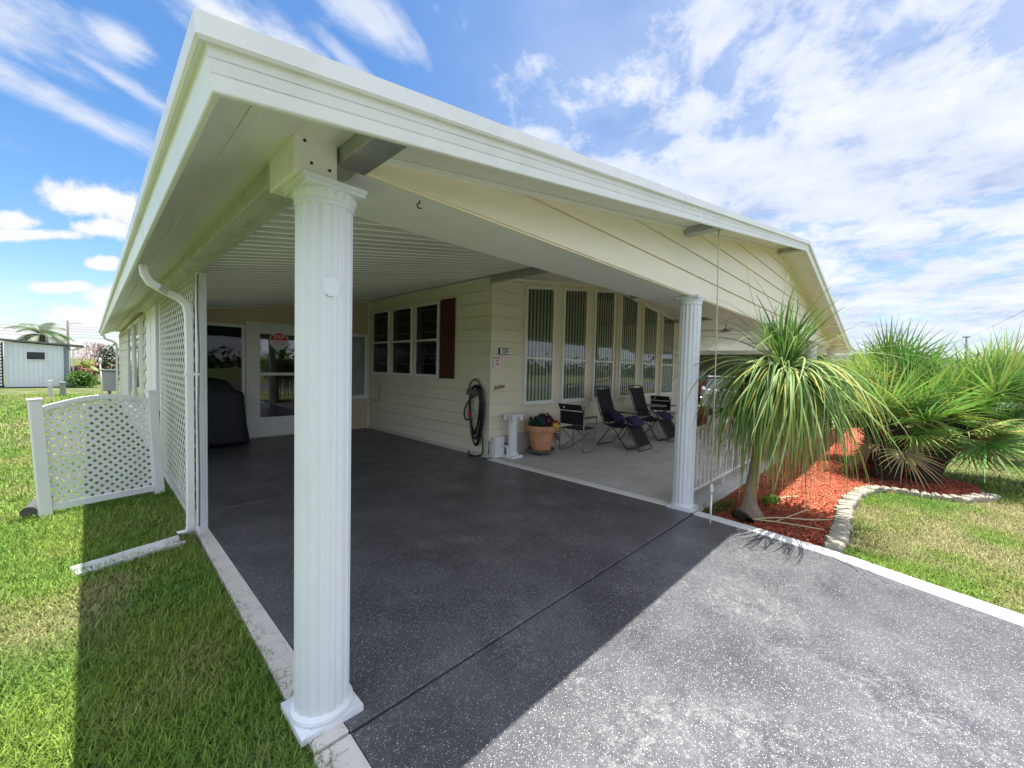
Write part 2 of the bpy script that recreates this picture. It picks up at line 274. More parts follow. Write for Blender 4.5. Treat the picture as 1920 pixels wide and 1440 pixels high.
# ------------------------------------------------------------------ mesh builder
ORG = {}
class MB:
    def __init__(s): s.v = []; s.f = []; s.c = []; s.col = None
    def add(s, vs, fs):
        o = len(s.v); s.v += [tuple(p) for p in vs]; s.f += [tuple(i+o for i in f) for f in fs]
        if s.col is not None: s.c += [s.col]*len(fs)
    def box(s, x0, y0, z0, x1, y1, z1):
        x0, x1 = sorted((x0, x1)); y0, y1 = sorted((y0, y1)); z0, z1 = sorted((z0, z1))
        s.add([(x0, y0, z0), (x1, y0, z0), (x1, y1, z0), (x0, y1, z0), (x0, y0, z1), (x1, y0, z1), (x1, y1, z1), (x0, y1, z1)],
              [(0, 3, 2, 1), (4, 5, 6, 7), (0, 1, 5, 4), (1, 2, 6, 5), (2, 3, 7, 6), (3, 0, 4, 7)])
    def bar(s, A, B, w, d, side=(0, 0, 1)):
        # rectangular bar from A to B; w across (side x dir), d along side
        A = Vector(A); B = Vector(B); t = (B-A).normalized(); sd = Vector(side); sd = (sd-t*sd.dot(t)).normalized(); u = t.cross(sd)
        vs = []
        for P in (A, B):
            for a, b in ((-1, -1), (1, -1), (1, 1), (-1, 1)): vs.append(P+u*(a*w/2)+sd*(b*d/2))
        s.add(vs, [(3, 2, 1, 0), (4, 5, 6, 7), (0, 1, 5, 4), (1, 2, 6, 5), (2, 3, 7, 6), (3, 0, 4, 7)])
    def tube(s, pts, r, n=8, close=False, rs=None, caps=True):
        pts = [Vector(p) for p in pts]; k = len(pts); vs = []; fs = []; prev = None
        for i, p in enumerate(pts):
            if close: t = (pts[(i+1) % k]-pts[i-1])
            else: t = pts[min(i+1, k-1)]-pts[max(i-1, 0)]
            t.normalize()
            if prev is None: a = Vector((0, 0, 1)) if abs(t.z) < .9 else Vector((1, 0, 0)); u = t.cross(a).normalized()
            else: u = (prev-t*prev.dot(t)).normalized()
            prev = u; w = t.cross(u); rr = rs[i] if rs else r
            for j in range(n):
                a = 2*math.pi*j/n; vs.append(p+u*(rr*math.cos(a))+w*(rr*math.sin(a)))
        for i in range(k if close else k-1):
            i2 = (i+1) % k
            for j in range(n):
                j2 = (j+1) % n; fs.append((i*n+j, i*n+j2, i2*n+j2, i2*n+j))
        if not close and caps: fs.append(tuple(range(n-1, -1, -1))); fs.append(tuple((k-1)*n+j for j in range(n)))
        s.add(vs, fs)
    def lathe(s, prof, n, c=(0, 0, 0), fn=None):
        vs = []; fs = []
        for i, (r, z) in enumerate(prof):
            for j in range(n):
                a = 2*math.pi*j/n; q = r*(fn(a, z) if fn else 1); vs.append((c[0]+q*math.cos(a), c[1]+q*math.sin(a), c[2]+z))
        k = len(prof)
        for i in range(k-1):
            for j in range(n):
                j2 = (j+1) % n; fs.append((i*n+j, i*n+j2, (i+1)*n+j2, (i+1)*n+j))
        fs.append(tuple(range(n-1, -1, -1))); fs.append(tuple((k-1)*n+j for j in range(n)))
        s.add(vs, fs)
    def prism(s, poly, a, b, axis='z'):
        # poly in the two other axes
        n = len(poly); vs = []
        for h in (a, b):
            for p in poly:
                vs.append({'z': (p[0], p[1], h), 'y': (p[0], h, p[1]), 'x': (h, p[0], p[1])}[axis])
        s.add(vs, [tuple(range(n-1, -1, -1)), tuple(range(n, 2*n))]+[(i, (i+1) % n, n+(i+1) % n, n+i) for i in range(n)])
    def loft(s, rings, caps=True):
        n = len(rings[0]); vs = [p for r in rings for p in r]; fs = []
        for i in range(len(rings)-1):
            for j in range(n): j2 = (j+1) % n; fs.append((i*n+j, i*n+j2, (i+1)*n+j2, (i+1)*n+j))
        if caps: fs.append(tuple(range(n-1, -1, -1))); fs.append(tuple((len(rings)-1)*n+j for j in range(n)))
        s.add(vs, fs)
    def quad(s, a, b, c, d): s.add([a, b, c, d], [(0, 1, 2, 3)])
    def build(s, name, mat, parent=None, smooth=False, bevel=0, local=False, fix=True):
        me = bpy.data.meshes.new(name); vs = s.v
        org = Vector((0, 0, 0))
        if parent is not None and not local: org = ORG.get(parent.name, Vector((0, 0, 0)))
        if org.length > 0: vs = [(p[0]-org.x, p[1]-org.y, p[2]-org.z) for p in vs]
        me.from_pydata(vs, [], s.f); me.materials.append(mat)
        if s.c:
            ca = me.color_attributes.new('Col', 'FLOAT_COLOR', 'CORNER')
            arr = np.empty((len(me.loops), 4), np.float32); arr[:, 3] = 1; i = 0
            cnt = np.array([len(f) for f in s.f]); arr[:, :3] = np.repeat(np.array(s.c, np.float32), cnt, axis=0)
            ca.data.foreach_set('color', arr.ravel())
        if fix and len(s.f) < 60000:
            import bmesh
            bm = bmesh.new(); bm.from_mesh(me); bmesh.ops.recalc_face_normals(bm, faces=bm.faces); bm.to_mesh(me); bm.free()
        if smooth:
            me.shade_smooth()
            if smooth is not True: me.set_sharp_from_angle(angle=R(smooth))
        o = bpy.data.objects.new(name, me); COL.objects.link(o)
        if parent is not None: o.parent = parent
        if bevel:
            b = o.modifiers.new('bevel', 'BEVEL'); b.width = bevel; b.segments = 2; b.limit_method = 'ANGLE'; b.angle_limit = R(40)
        ORG[o.name] = org
        return o
def np_mesh(name, V, Fq, mat, cols=None, parent=None):
    me = bpy.data.meshes.new(name); k = Fq.shape[1]
    me.vertices.add(len(V)); me.vertices.foreach_set('co', V.astype(np.float32).ravel())
    me.loops.add(Fq.size); me.loops.foreach_set('vertex_index', Fq.astype(np.int32).ravel())
    me.polygons.add(len(Fq)); me.polygons.foreach_set('loop_start', np.arange(0, Fq.size, k, dtype=np.int32))
    me.update(calc_edges=True); me.materials.append(mat)
    if cols is not None:
        ca = me.color_attributes.new('Col', 'FLOAT_COLOR', 'POINT'); a = np.ones((len(V), 4), np.float32); a[:, :3] = cols; ca.data.foreach_set('color', a.ravel())
    me.shade_smooth()
    o = bpy.data.objects.new(name, me); COL.objects.link(o)
    if parent is not None: o.parent = parent
    return o
def tag(o, label=None, cat=None, group=None, kind=None):
    if label: o['label'] = label
    if cat: o['category'] = cat
    if group: o['group'] = group
    if kind: o['kind'] = kind
    return o
def thing(name, label, cat, loc=(0, 0, 0), rz=0, group=None):
    o = bpy.data.objects.new(name, None); COL.objects.link(o); o.empty_display_size = .1
    o.location = loc; o.rotation_euler = (0, 0, rz); ORG[o.name] = Vector(loc)
    return tag(o, label, cat, group)
def struct(o): o['kind'] = 'structure'; return o
def children(o): return [c for c in COL.objects if c.parent == o]
def dup(o, loc, rz, label, parent=None):
    c = o.copy(); COL.objects.link(c)
    if parent is None: c.location = loc; c.rotation_euler = (0, 0, rz); c['label'] = label; ORG[c.name] = Vector(loc)
    else: c.parent = parent
    for ch in children(o): dup(ch, None, None, None, c)
    return c
def text(name, s, size, mat, origin, right, up, parent=None, ext=.001, shear=0.0, bold=0.0, sx=1.0, align='CENTER'):
    cu = bpy.data.curves.new('t', 'FONT'); cu.body = s; cu.size = size; cu.extrude = ext; cu.align_x = align; cu.align_y = 'CENTER'; cu.shear = shear; cu.offset = bold
    to = bpy.data.objects.new('t', cu); COL.objects.link(to)
    dg = bpy.context.evaluated_depsgraph_get(); me = bpy.data.meshes.new_from_object(to.evaluated_get(dg))
    bpy.data.objects.remove(to); bpy.data.curves.remove(cu)
    r = Vector(right).normalized(); u = Vector(up).normalized(); n = r.cross(u)
    mt = Matrix(((r.x*sx, u.x, n.x, origin[0]), (r.y*sx, u.y, n.y, origin[1]), (r.z*sx, u.z, n.z, origin[2]), (0, 0, 0, 1)))
    me.transform(mt)
    if parent is not None:
        og = ORG.get(parent.name, Vector((0, 0, 0))); me.transform(Matrix.Translation(-og))
    me.materials.clear(); me.materials.append(mat)
    o = bpy.data.objects.new(name, me); COL.objects.link(o)
    if parent is not None: o.parent = parent
    return o

# ------------------------------------------------------------------ measures of the house
XR = 7.9; XL = -.5; XE = 16.3; YB = 17.0
def zt(x): return 2.408+.169*(min(x, 2*XR-x)+.5)      # roof top
def zs(x): return 2.405+.168*min(x, 2*XR-x)           # soffit / ceiling under the roof
HB = 2.385
DH = .02

# ------------------------------------------------------------------ setting
mb = MB(); G = 60
mb.add([(-900, -900, -.045), (900, -900, -.045), (900, 900, -.045), (-900, 900, -.045)], [(0, 1, 2, 3)])
struct(mb.build('lawn', lawn_m))
mb = MB(); mb.box(.055, -.155, -.12, 3.90, 3.315, 0); mb.box(.055, 3.325, -.12, 3.97, 7.6, 0)
struct(mb.build('carport_floor', floor_m, bevel=.004))
mb = MB(); dr = [(.055, -.17), (3.86, -.17), (3.80, -.8), (3.70, -1.35), (3.52, -1.85), (3.30, -2.6), (3.1, -3.4), (3.1, -11), (.02, -11), (.03, -1)]
mb.prism(dr, -.12, -.004)
struct(mb.build('driveway', floor_m, bevel=.004))
mb = MB()
def strip(pin, pout, z0, z1): mb.prism(pin+pout[::-1], z0, z1)
mb.prism([(-.09, -.155), (.05, -.155), (.05, 3.315), (-.03, 3.315)], -.12, .006); mb.prism([(-.03, 3.325), (.05, 3.325), (.05, 5.85), (-.02, 5.85)], -.12, .006)
mb.prism([(-.11, -1), (.025, -1), (.05, -.168), (-.10, -.168)], -.12, .003); mb.prism([(-.12, -11), (.015, -11), (.025, -1.008), (-.11, -1.008)], -.12, .003)
struct(mb.build('kerb_strip_left', kerb_m, bevel=.006))
mb = MB(); pin = [(3.865, -.17), (3.805, -.8), (3.705, -1.35), (3.525, -1.85), (3.305, -2.6), (3.105, -3.4), (3.105, -11)]
pout = [(4.0, -.17), (3.945, -.8), (3.86, -1.39), (3.70, -1.93), (3.49, -2.68), (3.26, -3.45), (3.26, -11)]
strip(pin, pout, -.12, .004); mb.box(3.905, -.15, -.12, 4.05, 3.2, .007)
struct(mb.build('kerb_strip_right', M('white_painted_kerb', (.74, .73, .70), .6, var=.06, vscale=5, bump=.2, bscale=80, dirt=(.5, .47, .42), dscale=5, damt=.3), bevel=.006))
mb = MB(); mb.box(4.055, -.19, -.2, 17, 3.3, 0); struct(mb.build('porch_floor', porch_m, bevel=.01))
# mulch bed
bed = [(4.02, -.2), (4.0, -.8), (3.9, -1.30), (4.5, -1.33), (5.1, -1.30), (5.9, -1.28), (6.5, -1.36), (6.85, -1.5), (6.95, -1.85), (6.97, -2.2), (7.3, -2.45), (7.8, -2.62), (8.4, -2.6), (8.9, -2.2), (9.3, -1.6), (11, -1.2), (17, -1.2), (17, -.2)]
mb = MB(); mb.prism(bed, -.2, -.035); struct(mb.build('mulch_bed', mulch_m))
mb = MB(); mb.box(-300, -17, -.2, 300, -8.5, -.03); struct(mb.build('road', asphalt))

# ------------------------------------------------------------------ the house
H = thing('mobile_home', 'cream sided single storey home with white columned carport and porch under a low gable roof', 'house')
# roof slab
mb = MB()
def xsec(d0, d1, y0, y1, top, th):
    e = zt(XL)
    mb.add([(XL+d0, y0, e+top+.169*d0), (XR, y0, zt(XR)+top), (XE-d0, y0, e+top+.169*d0), (XE-d0, y0, e+top-th+.169*d0), (XR, y0, zt(XR)+top-th), (XL+d0, y0, e+top-th+.169*d0),
            (XL+d0, y1, e+top+.169*d0), (XR, y1, zt(XR)+top), (XE-d0, y1, e+top+.169*d0), (XE-d0, y1, e+top-th+.169*d0), (XR, y1, zt(XR)+top-th), (XL+d0, y1, e+top-th+.169*d0)],
           [(0, 1, 4, 5), (1, 2, 3, 4), (6, 11, 10, 7), (7, 10, 9, 8), (0, 6, 7, 1), (1, 7, 8, 2), (5, 4, 10, 11), (4, 3, 9, 10), (0, 5, 11, 6), (2, 8, 9, 3)])
xsec(.09, 0, -.40, YB+.4, -.004, .038)
_roof = mb.build('roof', white, H)
# fascia: two stepped profiles swept round the roof edge
def sweep(prof, name, mat):
    mb = MB(); rings = []
    e = zt(XL)
    rings.append([(-d, YB+.4, e+z) for d, z in prof])
    rings.append([(-d, -(d-DH), e+z) for d, z in prof])
    rings.append([(XR, -(d-DH), zt(XR)+z) for d, z in prof])
    rings.append([(2*XR+d, -(d-DH), e+z) for d, z in prof])
    rings.append([(2*XR+d, YB+.4, e+z) for d, z in prof])
    mb.loft(rings); return mb.build(name, mat, H)
sweep([(.40, .004), (.503, .004), (.500, -.050), (.492, -.056), (.488, -.050), (.40, -.042)], 'fascia', white)
sweep([(.44, -.046), (.478, -.046), (.469, -.074), (.460, -.076), (.462, -.080), (.474, -.082), (.464, -.108), (.455, -.110), (.457, -.114), (.468, -.116), (.459, -.151), (.455, -.154), (.44, -.152)], 'fascia', white)
# drip screws on the fascia
for x in (-.33, .35, 1.2, 2.1, 3.1, 4.3, 5.6, 7.0):
    mb = MB(); mb.lathe([(.007, 0), (.007, .002), (.004, .004)], 12)
    mb.v = [(x+p[0], -.446-p[2]+.001, zt(x)-.062+p[1]) for p in mb.v]; mb.build('fascia_screw', white_trim, H)
for x in (2.55, 6.2):
    mb = MB(); mb.bar((x, -.482, zt(x)+.003), (x, -.482, zt(x)-.052), .03, .004, (0, 1, 0)); mb.build('splice_cover', white_trim, H)
    mb = MB(); mb.bar((x+.4, -.455, zt(x+.4)-.048), (x+.4, -.440, zt(x+.4)-.153), .035, .003, (0, 1, 0)); mb.build('splice_cover', white_trim, H)
# left soffit + front soffit + ceilings
mb = MB()
def g(x, y):
    if x < 0: return float(np.interp(x, [-.448, -.30, -.13, 0], [2.256, 2.355, 2.425, 2.435]))
    base = zs(x)+(.03 if y < .4 else 0)
    if x > 4 and y > .5:
        t = min((y-.5)/2.8, 1); s = 3.04+.118*(min(x, 2*XR-x)-4) if min(x, 2*XR-x) > 4 else zs(x); base = base*(1-t)+s*t
    return base

def gx(x, y): return g(x, y) if x <= XR else g(2*XR-x, y)
def sheet(xs, ys, skip=lambda x, y: False):
    for i in range(len(xs)-1):
        for j in range(len(ys)-1):
            if skip(xs[i], ys[j]): continue
            a = [(xs[i], ys[j]), (xs[i+1], ys[j]), (xs[i+1], ys[j+1]), (xs[i], ys[j+1])]
            P = [(p[0], p[1], gx(*p)) for p in a]; Q = [(p[0], p[1], p[2]+.02) for p in P]
            mb.add(P+Q, [(0, 3, 2, 1), (4, 5, 6, 7), (0, 1, 5, 4), (1, 2, 6, 5), (2, 3, 7, 6), (3, 0, 4, 7)])
sheet([-.448, -.30, -.13, 0], [-.425, YB]); sheet([0, 4, XR, 2*XR-4, 2*XR, 2*XR+.13, 2*XR+.30, 2*XR+.448], [-.425, .39]); sheet([0, 4], [.39, .49])
for x0, x1 in ((-.34, -.27),): mb.add([(x0, -.42, gx(x0, 0)-.007), (x1, -.42, gx(x1, 0)-.007), (x1, YB, gx(x1, 0)-.007), (x0, YB, gx(x0, 0)-.007), (x0, -.42, gx(x0, 0)+.01), (x1, -.42, gx(x1, 0)+.01), (x1, YB, gx(x1, 0)+.01), (x0, YB, gx(x0, 0)+.01)], [(0, 3, 2, 1), (4, 5, 6, 7), (0, 1, 5, 4), (1, 2, 6, 5), (2, 3, 7, 6), (3, 0, 4, 7)])
mb.build('soffit', soffit_m, H)
# ribbed carport ceiling pans
mb = MB(); y = .48; prof = []
while y < 7.6:
    prof += [(y, 0), (y+.135, 0), (y+.137, -.007), (y+.147, -.007), (y+.149, 0)]; y += .153
vs = []
for (yy, dz) in prof:
    vs += [(.02, yy, zs(.02)+dz), (4.0, yy, zs(4.0)+dz)]
mb.add(vs, [(2*i, 2*i+1, 2*i+3, 2*i+2) for i in range(len(prof)-1)])
mb.build('carport_ceiling', pan_m, H)
mb = MB(); sheet([4.0, XR, 2*XR-4], [.48, 3.3]); sheet([2*XR-4, 2*XR], [.48, 7.6]); mb.build('porch_ceiling', M('porch_ceiling_paint', (.78, .76, .70), .5, var=.04, vscale=1.5), H)
# purlins / beams
for x0 in (.035, 3.62, 7.72):
    z = zs(x0+.1)+.03; mb = MB(); mb.box(x0, -.415, z-.085, x0+.12, -.032, z-.003); mb.build('purlin', grey_alu, H, bevel=.003)
for A_, B_ in (((3.98, .5, 3.035), (3.98, 3.26, 3.0)), ((8.6, .5, 3.55), (8.6, 3.2, 3.36)), ((11.2, .5, 3.1), (11.2, 3.2, 3.0))):
    mb = MB(); mb.bar(A_, B_, .09, .10); mb.build('purlin', grey_alu, H, bevel=.003)
mb = MB(); mb.box(-.13, .26, 2.335, .015, 7.6, 2.432); mb.build('beam', mould_m, H, bevel=.004)
mb = MB(); mb.box(-.137, -.055, 2.287, .028, .26, 2.445); b_ = mb.build('beam_end_cover', white_trim, H, bevel=.006); b_['label'] = 'white metal cap with rust spots on the carport beam end'
for (x, y, z) in ((-.10, -.056, 2.412), (-.075, -.056, 2.335), (-.005, -.056, 2.33)):
    mb = MB(); mb.lathe([(.006, 0), (.006, .003)], 10); mb.v = [(x+p[0], y-p[2], z+p[1]) for p in mb.v]; mb.build('rust_spot', M('rust', (.05, .03, .02), .9), b_)
# header with gable siding
mb = MB(); rings = []
for x in (.125, 4, XR, 2*XR-4, 2*XR-.1):
    hb = HB-.01 if x < 1 else HB+.005
    rings.append([(x, -.016, hb), (x, .48, hb), (x, .48, gx(x, .2)+.03), (x, -.016, gx(x, 0)+.03)])
mb.loft(rings); mb.build('header', white_trim, H)
def siding(mb, P, Q, n, zb, top, reveal, anchor, thick=.016, breaks=()):
    P = Vector((*P, 0)); Q = Vector((*Q, 0)); L_ = (Q-P).length; t = (Q-P)/L_; n = Vector((*n, 0)).normalized()
    k0 = math.floor((zb-anchor)/reveal); levels = [anchor+(k0+i)*reveal for i in range(40)]
    kn = sorted(set([0, L_]+[b for b in breaks if 0 < b < L_]))
    cuts = set(kn)
    for a, b in zip(kn[:-1], kn[1:]):
        ta, tb = top(a), top(b)
        for z in levels:
            if abs(tb-ta) > 1e-6 and min(ta, tb) < z < max(ta, tb): cuts.add(a+(z-ta)/(tb-ta)*(b-a))
    cuts = sorted(cuts)
    for z0, z1 in zip(levels[:-1], levels[1:]):
        for a, b in zip(cuts[:-1], cuts[1:]):
            la = max(z0, zb); ha, hb = min(z1, top(a)), min(z1, top(b))
            if ha <= la+1e-5 and hb <= la+1e-5: continue
            ha = max(ha, la); hb = max(hb, la)
            def off(z): return .005+thick*(1-(z-z0)/reveal)
            A, B = P+t*a, P+t*b; gv = .008
            Z = lambda z: Vector((0, 0, z))
            if min(ha, hb) >= z1-1e-4 and z1-la > .03:     # full board: face, then a recessed groove under the next lip
                zg = z1-gv
                p = [A+n*off(la)+Z(la), B+n*off(la)+Z(la), B+n*off(zg)+Z(zg), A+n*off(zg)+Z(zg), A-n*.012+Z(la), B-n*.012+Z(la), B-n*.010+Z(zg), A-n*.010+Z(zg), B-n*.010+Z(z1), A-n*.010+Z(z1)]
                mb.add(p, [(0, 1, 2, 3), (4, 5, 1, 0), (3, 2, 6, 7), (7, 6, 8, 9)])
            else:
                p = [A+n*off(la)+Z(la), B+n*off(la)+Z(la), B+n*off(hb)+Z(hb), A+n*off(ha)+Z(ha), A-n*.012+Z(la), B-n*.012+Z(la)]
                mb.add(p, [(0, 1, 2, 3), (4, 5, 1, 0)])
mb = MB(); siding(mb, (.125, -.03), (2*XR-.12, -.03), (0, -1), HB-.008, lambda s: zs(.125+s)+.026, .232, 2.62, .014, breaks=(XR-.125,))
mb.build('gable_siding', cream, H, fix=False)
mb = MB(); a0 = Vector((.125, -.055, zs(.125)+.017)); a1 = Vector((XR, -.055, zs(XR)+.017)); a2 = Vector((2*XR-.12, -.055, zs(.12)+.017))
mb.bar(a0, a1, .03, .022, (0, 0, 1)); mb.bar(a1, a2, .03, .022, (0, 0, 1)); mb.build('soffit_trim', white_trim, H)
# columns
def flute(a, z):
    q = (a*16/(2*math.pi)) % 1
    return 1-.065*math.sin(math.pi*min(max((q-.18)/.64, 0), 1))**.6 if .18 < q < .82 else 1
def column(x, y, top, base=.13):
    c = MB(); c.lathe([(.112, .035), (.112, top-.06)], 192, (x, y, 0), flute); sh = c.build('column', column_w, H, smooth=25)
    c = MB(); c.lathe([(.106, top-.095), (.116, top-.09), (.118, top-.08), (.115, top-.07), (.118, top-.06), (.122, top-.045), (.124, top-.036), (.122, top-.03)], 48, (x, y, 0))
    c.box(x-.122, y-.122, top-.031, x+.122, y+.122, top-.017); c.box(x-.127, y-.127, top-.0165, x+.127, y+.127, top)
    for k in range(20): a = k*math.pi/10; c.lathe([(.004, -.012), (.009, -.004), (.009, .004), (.004, .011)], 8, (x+.119*math.cos(a), y+.119*math.sin(a), top-.047))
    c.build('capital', column_w, sh, smooth=30)
    c = MB(); c.box(x-base, y-base, .0, x+base, y+base, .028); c.lathe([(base-.004, .0285), (base, .035), (base-.002, .048), (base-.008, .055), (.113, .062)], 48, (x, y, 0))
    c.build('plinth', column_w, sh, smooth=30)
    return sh
column(.012, .035, 2.285); column(4.0, .0, HB-.012+.01); column(8.15, .0, HB); column(12.1, 0, HB); column(15.75, 0, HB)
# carport left post (fluted pair) with lattice screen
mb = MB(); mb.box(-.03, 2.78, 0, .042, 2.86, 2.33)
for i in range(4): mb.box(-.024+.0175*i, 2.774, .0, -.014+.0175*i, 2.782, 2.33)
for i in range(4): mb.box(.040, 2.786+.0175*i, 0, .0455, 2.796+.0175*i, 2.33)
mb.build('carport_post', column_w, H, bevel=.002)
mb = MB(); mb.box(-.025, 5.6, 0, .04, 5.68, 2.36); mb.build('carport_post', column_w, H, bevel=.002)
def lattice(mb, P, U, V, w, h, pitch, sw, th, clip=None, n=(0, 0, 1), rot=45):
    # diagonal slats clipped to w x h (clip(u) gives the top); U,V unit vectors
    P = Vector(P); U = Vector(U); V = Vector(V); Nn = U.cross(V).normalized()
    for sgn, off in ((1, 0), (-1, th)):
        k = -int((w+h)/pitch)-2
        d = Vector((math.cos(R(rot)), sgn*math.sin(R(rot)), 0))
        while k < int((w+h)/pitch)+3:
            # line through (k*pitch*sqrt2, 0)
            u0 = k*pitch*1.4142+(0 if sgn > 0 else 0)
            segs = []; t = -3.0; st = .012; inside = False; start = None
            # parametric clip against box, then top
            x0, y0 = u0, 0.0
            ts = []
            lo, hi = -1e9, 1e9
            for o, dd, a, b in ((x0, d.x, 0, w), (y0, d.y, 0, h)):
                t1, t2 = (a-o)/dd, (b-o)/dd
                lo = max(lo, min(t1, t2)); hi = min(hi, max(t1, t2))
            if hi-lo > .01:
                if clip:
                    m_ = 40; ok = [lo+(hi-lo)*i/m_ for i in range(m_+1) if clip(x0+d.x*(lo+(hi-lo)*i/m_)) > y0+d.y*(lo+(hi-lo)*i/m_)]
                    if len(ok) > 1: lo, hi = ok[0], ok[-1]
                    else: lo, hi = 0, 0
                if hi-lo > .01:
                    A = P+U*(x0+d.x*lo)+V*(y0+d.y*lo)+Nn*off; B = P+U*(x0+d.x*hi)+V*(y0+d.y*hi)+Nn*off
                    mb.bar(A, B, sw, th*.98, Nn)
            k += 1
mb = MB(); lattice(mb, (-.03, 2.93, .10), (0, 1, 0), (0, 0, 1), 2.6, 2.27, .094, .024, .004)
mb.build('lattice_screen', vinyl_old, H)
# walls ------------------------------------------------------------
XW = 4.0; YF = 3.27
mb = MB(); siding(mb, (XW, 7.6), (XW, YF), (-1, 0), .04, lambda s: 3.045, .215, .06)
mb.box(XW+.02, YF+.02, .0, XW+.1, 7.6, 3.2); mb.build('side_wall', tan, H, fix=False)
mb = MB(); mb.box(XW-.022, YF, 0, XW-.001, 7.58, .07); mb.build('base_trim', kerb_m, H)
mb = MB(); mb.box(XW-.024, 4.0-.74, 0.3, XW+.018, YF-.022+.0, 3.06); mb.build('corner_trim', tan, H)
mb = MB(); siding(mb, (XW+.01, YF), (4.72, YF), (0, -1), .36, lambda s: 3.04+.118*s, .215, .06)
siding(mb, (11.6, YF), (12.0, YF), (0, -1), .36, lambda s: 3.04+.118*(.2-s), .215, .06)
mb.add([(4.72, YF-.006, .36), (11.6, YF-.006, .36), (11.6, YF-.006, 3.08), (XR, YF-.006, 3.5), (4.72, YF-.006, 3.125)], [(0, 1, 2, 3, 4)])
for x in np.arange(4.72, 11.7, .38): mb.box(x-.006, YF-.011, .36, x+.006, YF-.006, .86)
for x in np.arange(5.66, 11.6, 1.145): mb.box(x+.02, YF-.014, .9, x+.04, YF-.006, 2.98)
mb.box(XW+.02, YF+.02, 0, 12, YF+.12, 3.04); mb.build('front_wall', tan, H, fix=False)
mb = MB(); mb.box(XW+.004, YF-.012, 0, 11.99, YF-.002, .345); mb.build('block_base', block_m, H)
mb = MB(); mb.bar((XW-.01, YF-.02, 3.035), (XR, YF-.02, 3.495), .05, .04); mb.bar((XR, YF-.02, 3.495), (2*XR-4, YF-.02, 3.035), .05, .04)
mb.bar((XW-.022, YF, 3.03), (XW-.022, 7.58, 3.03), .045, .035); mb.bar((.0, 7.575, zs(0)-.03), (XW, 7.575, zs(XW)-.03), .03, .03); mb.box(XW-.05, 7.55, 0, XW-.02, 7.58, 3.02); mb.build('ceiling_trim', white_trim, H)
# vertical conduit between window 3 and 4
mb = MB(); mb.tube([(8.05, YF-.03, .05), (8.05, YF-.03, 3.4)], .014, 8); mb.build('conduit', tan, H, smooth=True)
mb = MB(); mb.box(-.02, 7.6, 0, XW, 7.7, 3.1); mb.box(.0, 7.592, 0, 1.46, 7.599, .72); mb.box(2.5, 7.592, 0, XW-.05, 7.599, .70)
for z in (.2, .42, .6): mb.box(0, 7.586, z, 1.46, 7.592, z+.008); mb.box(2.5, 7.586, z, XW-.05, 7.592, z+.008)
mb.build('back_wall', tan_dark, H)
mb = MB(); siding(mb, (-.02, YB), (-.02, 7.6), (-1, 0), .04, lambda s: 2.34, .215, .06); siding(mb, (-.02, 7.6), (-.02, 5.75), (-1, 0), .04, lambda s: .82, .215, .06)
mb.box(.0, 7.7, 0, .08, YB, 2.4); mb.box(.0, 5.72, 0, .03, 7.7, .84); mb.build('left_wall', M('left_side_siding', (.62, .60, .50), .6, var=.05, vscale=2), H, fix=False)  # one even greyish beige over the whole left wall
mb = MB(); mb.box(-.03, 5.95, .83, .03, 7.68, 2.34); mb.box(-.045, 5.92, .80, .03, 6.0, 2.34); mb.box(-.04, 6.75, .83, .0, 6.78, 2.34); mb.build('white_side_panel', vinyl, H, bevel=.003)
mb = MB(); mb.box(12.0, YF, 0, 12.1, YB, 3.1); mb.box(0, YB-.1, 0, 12, YB, 3.0); mb.build('rear_wall', tan, H)
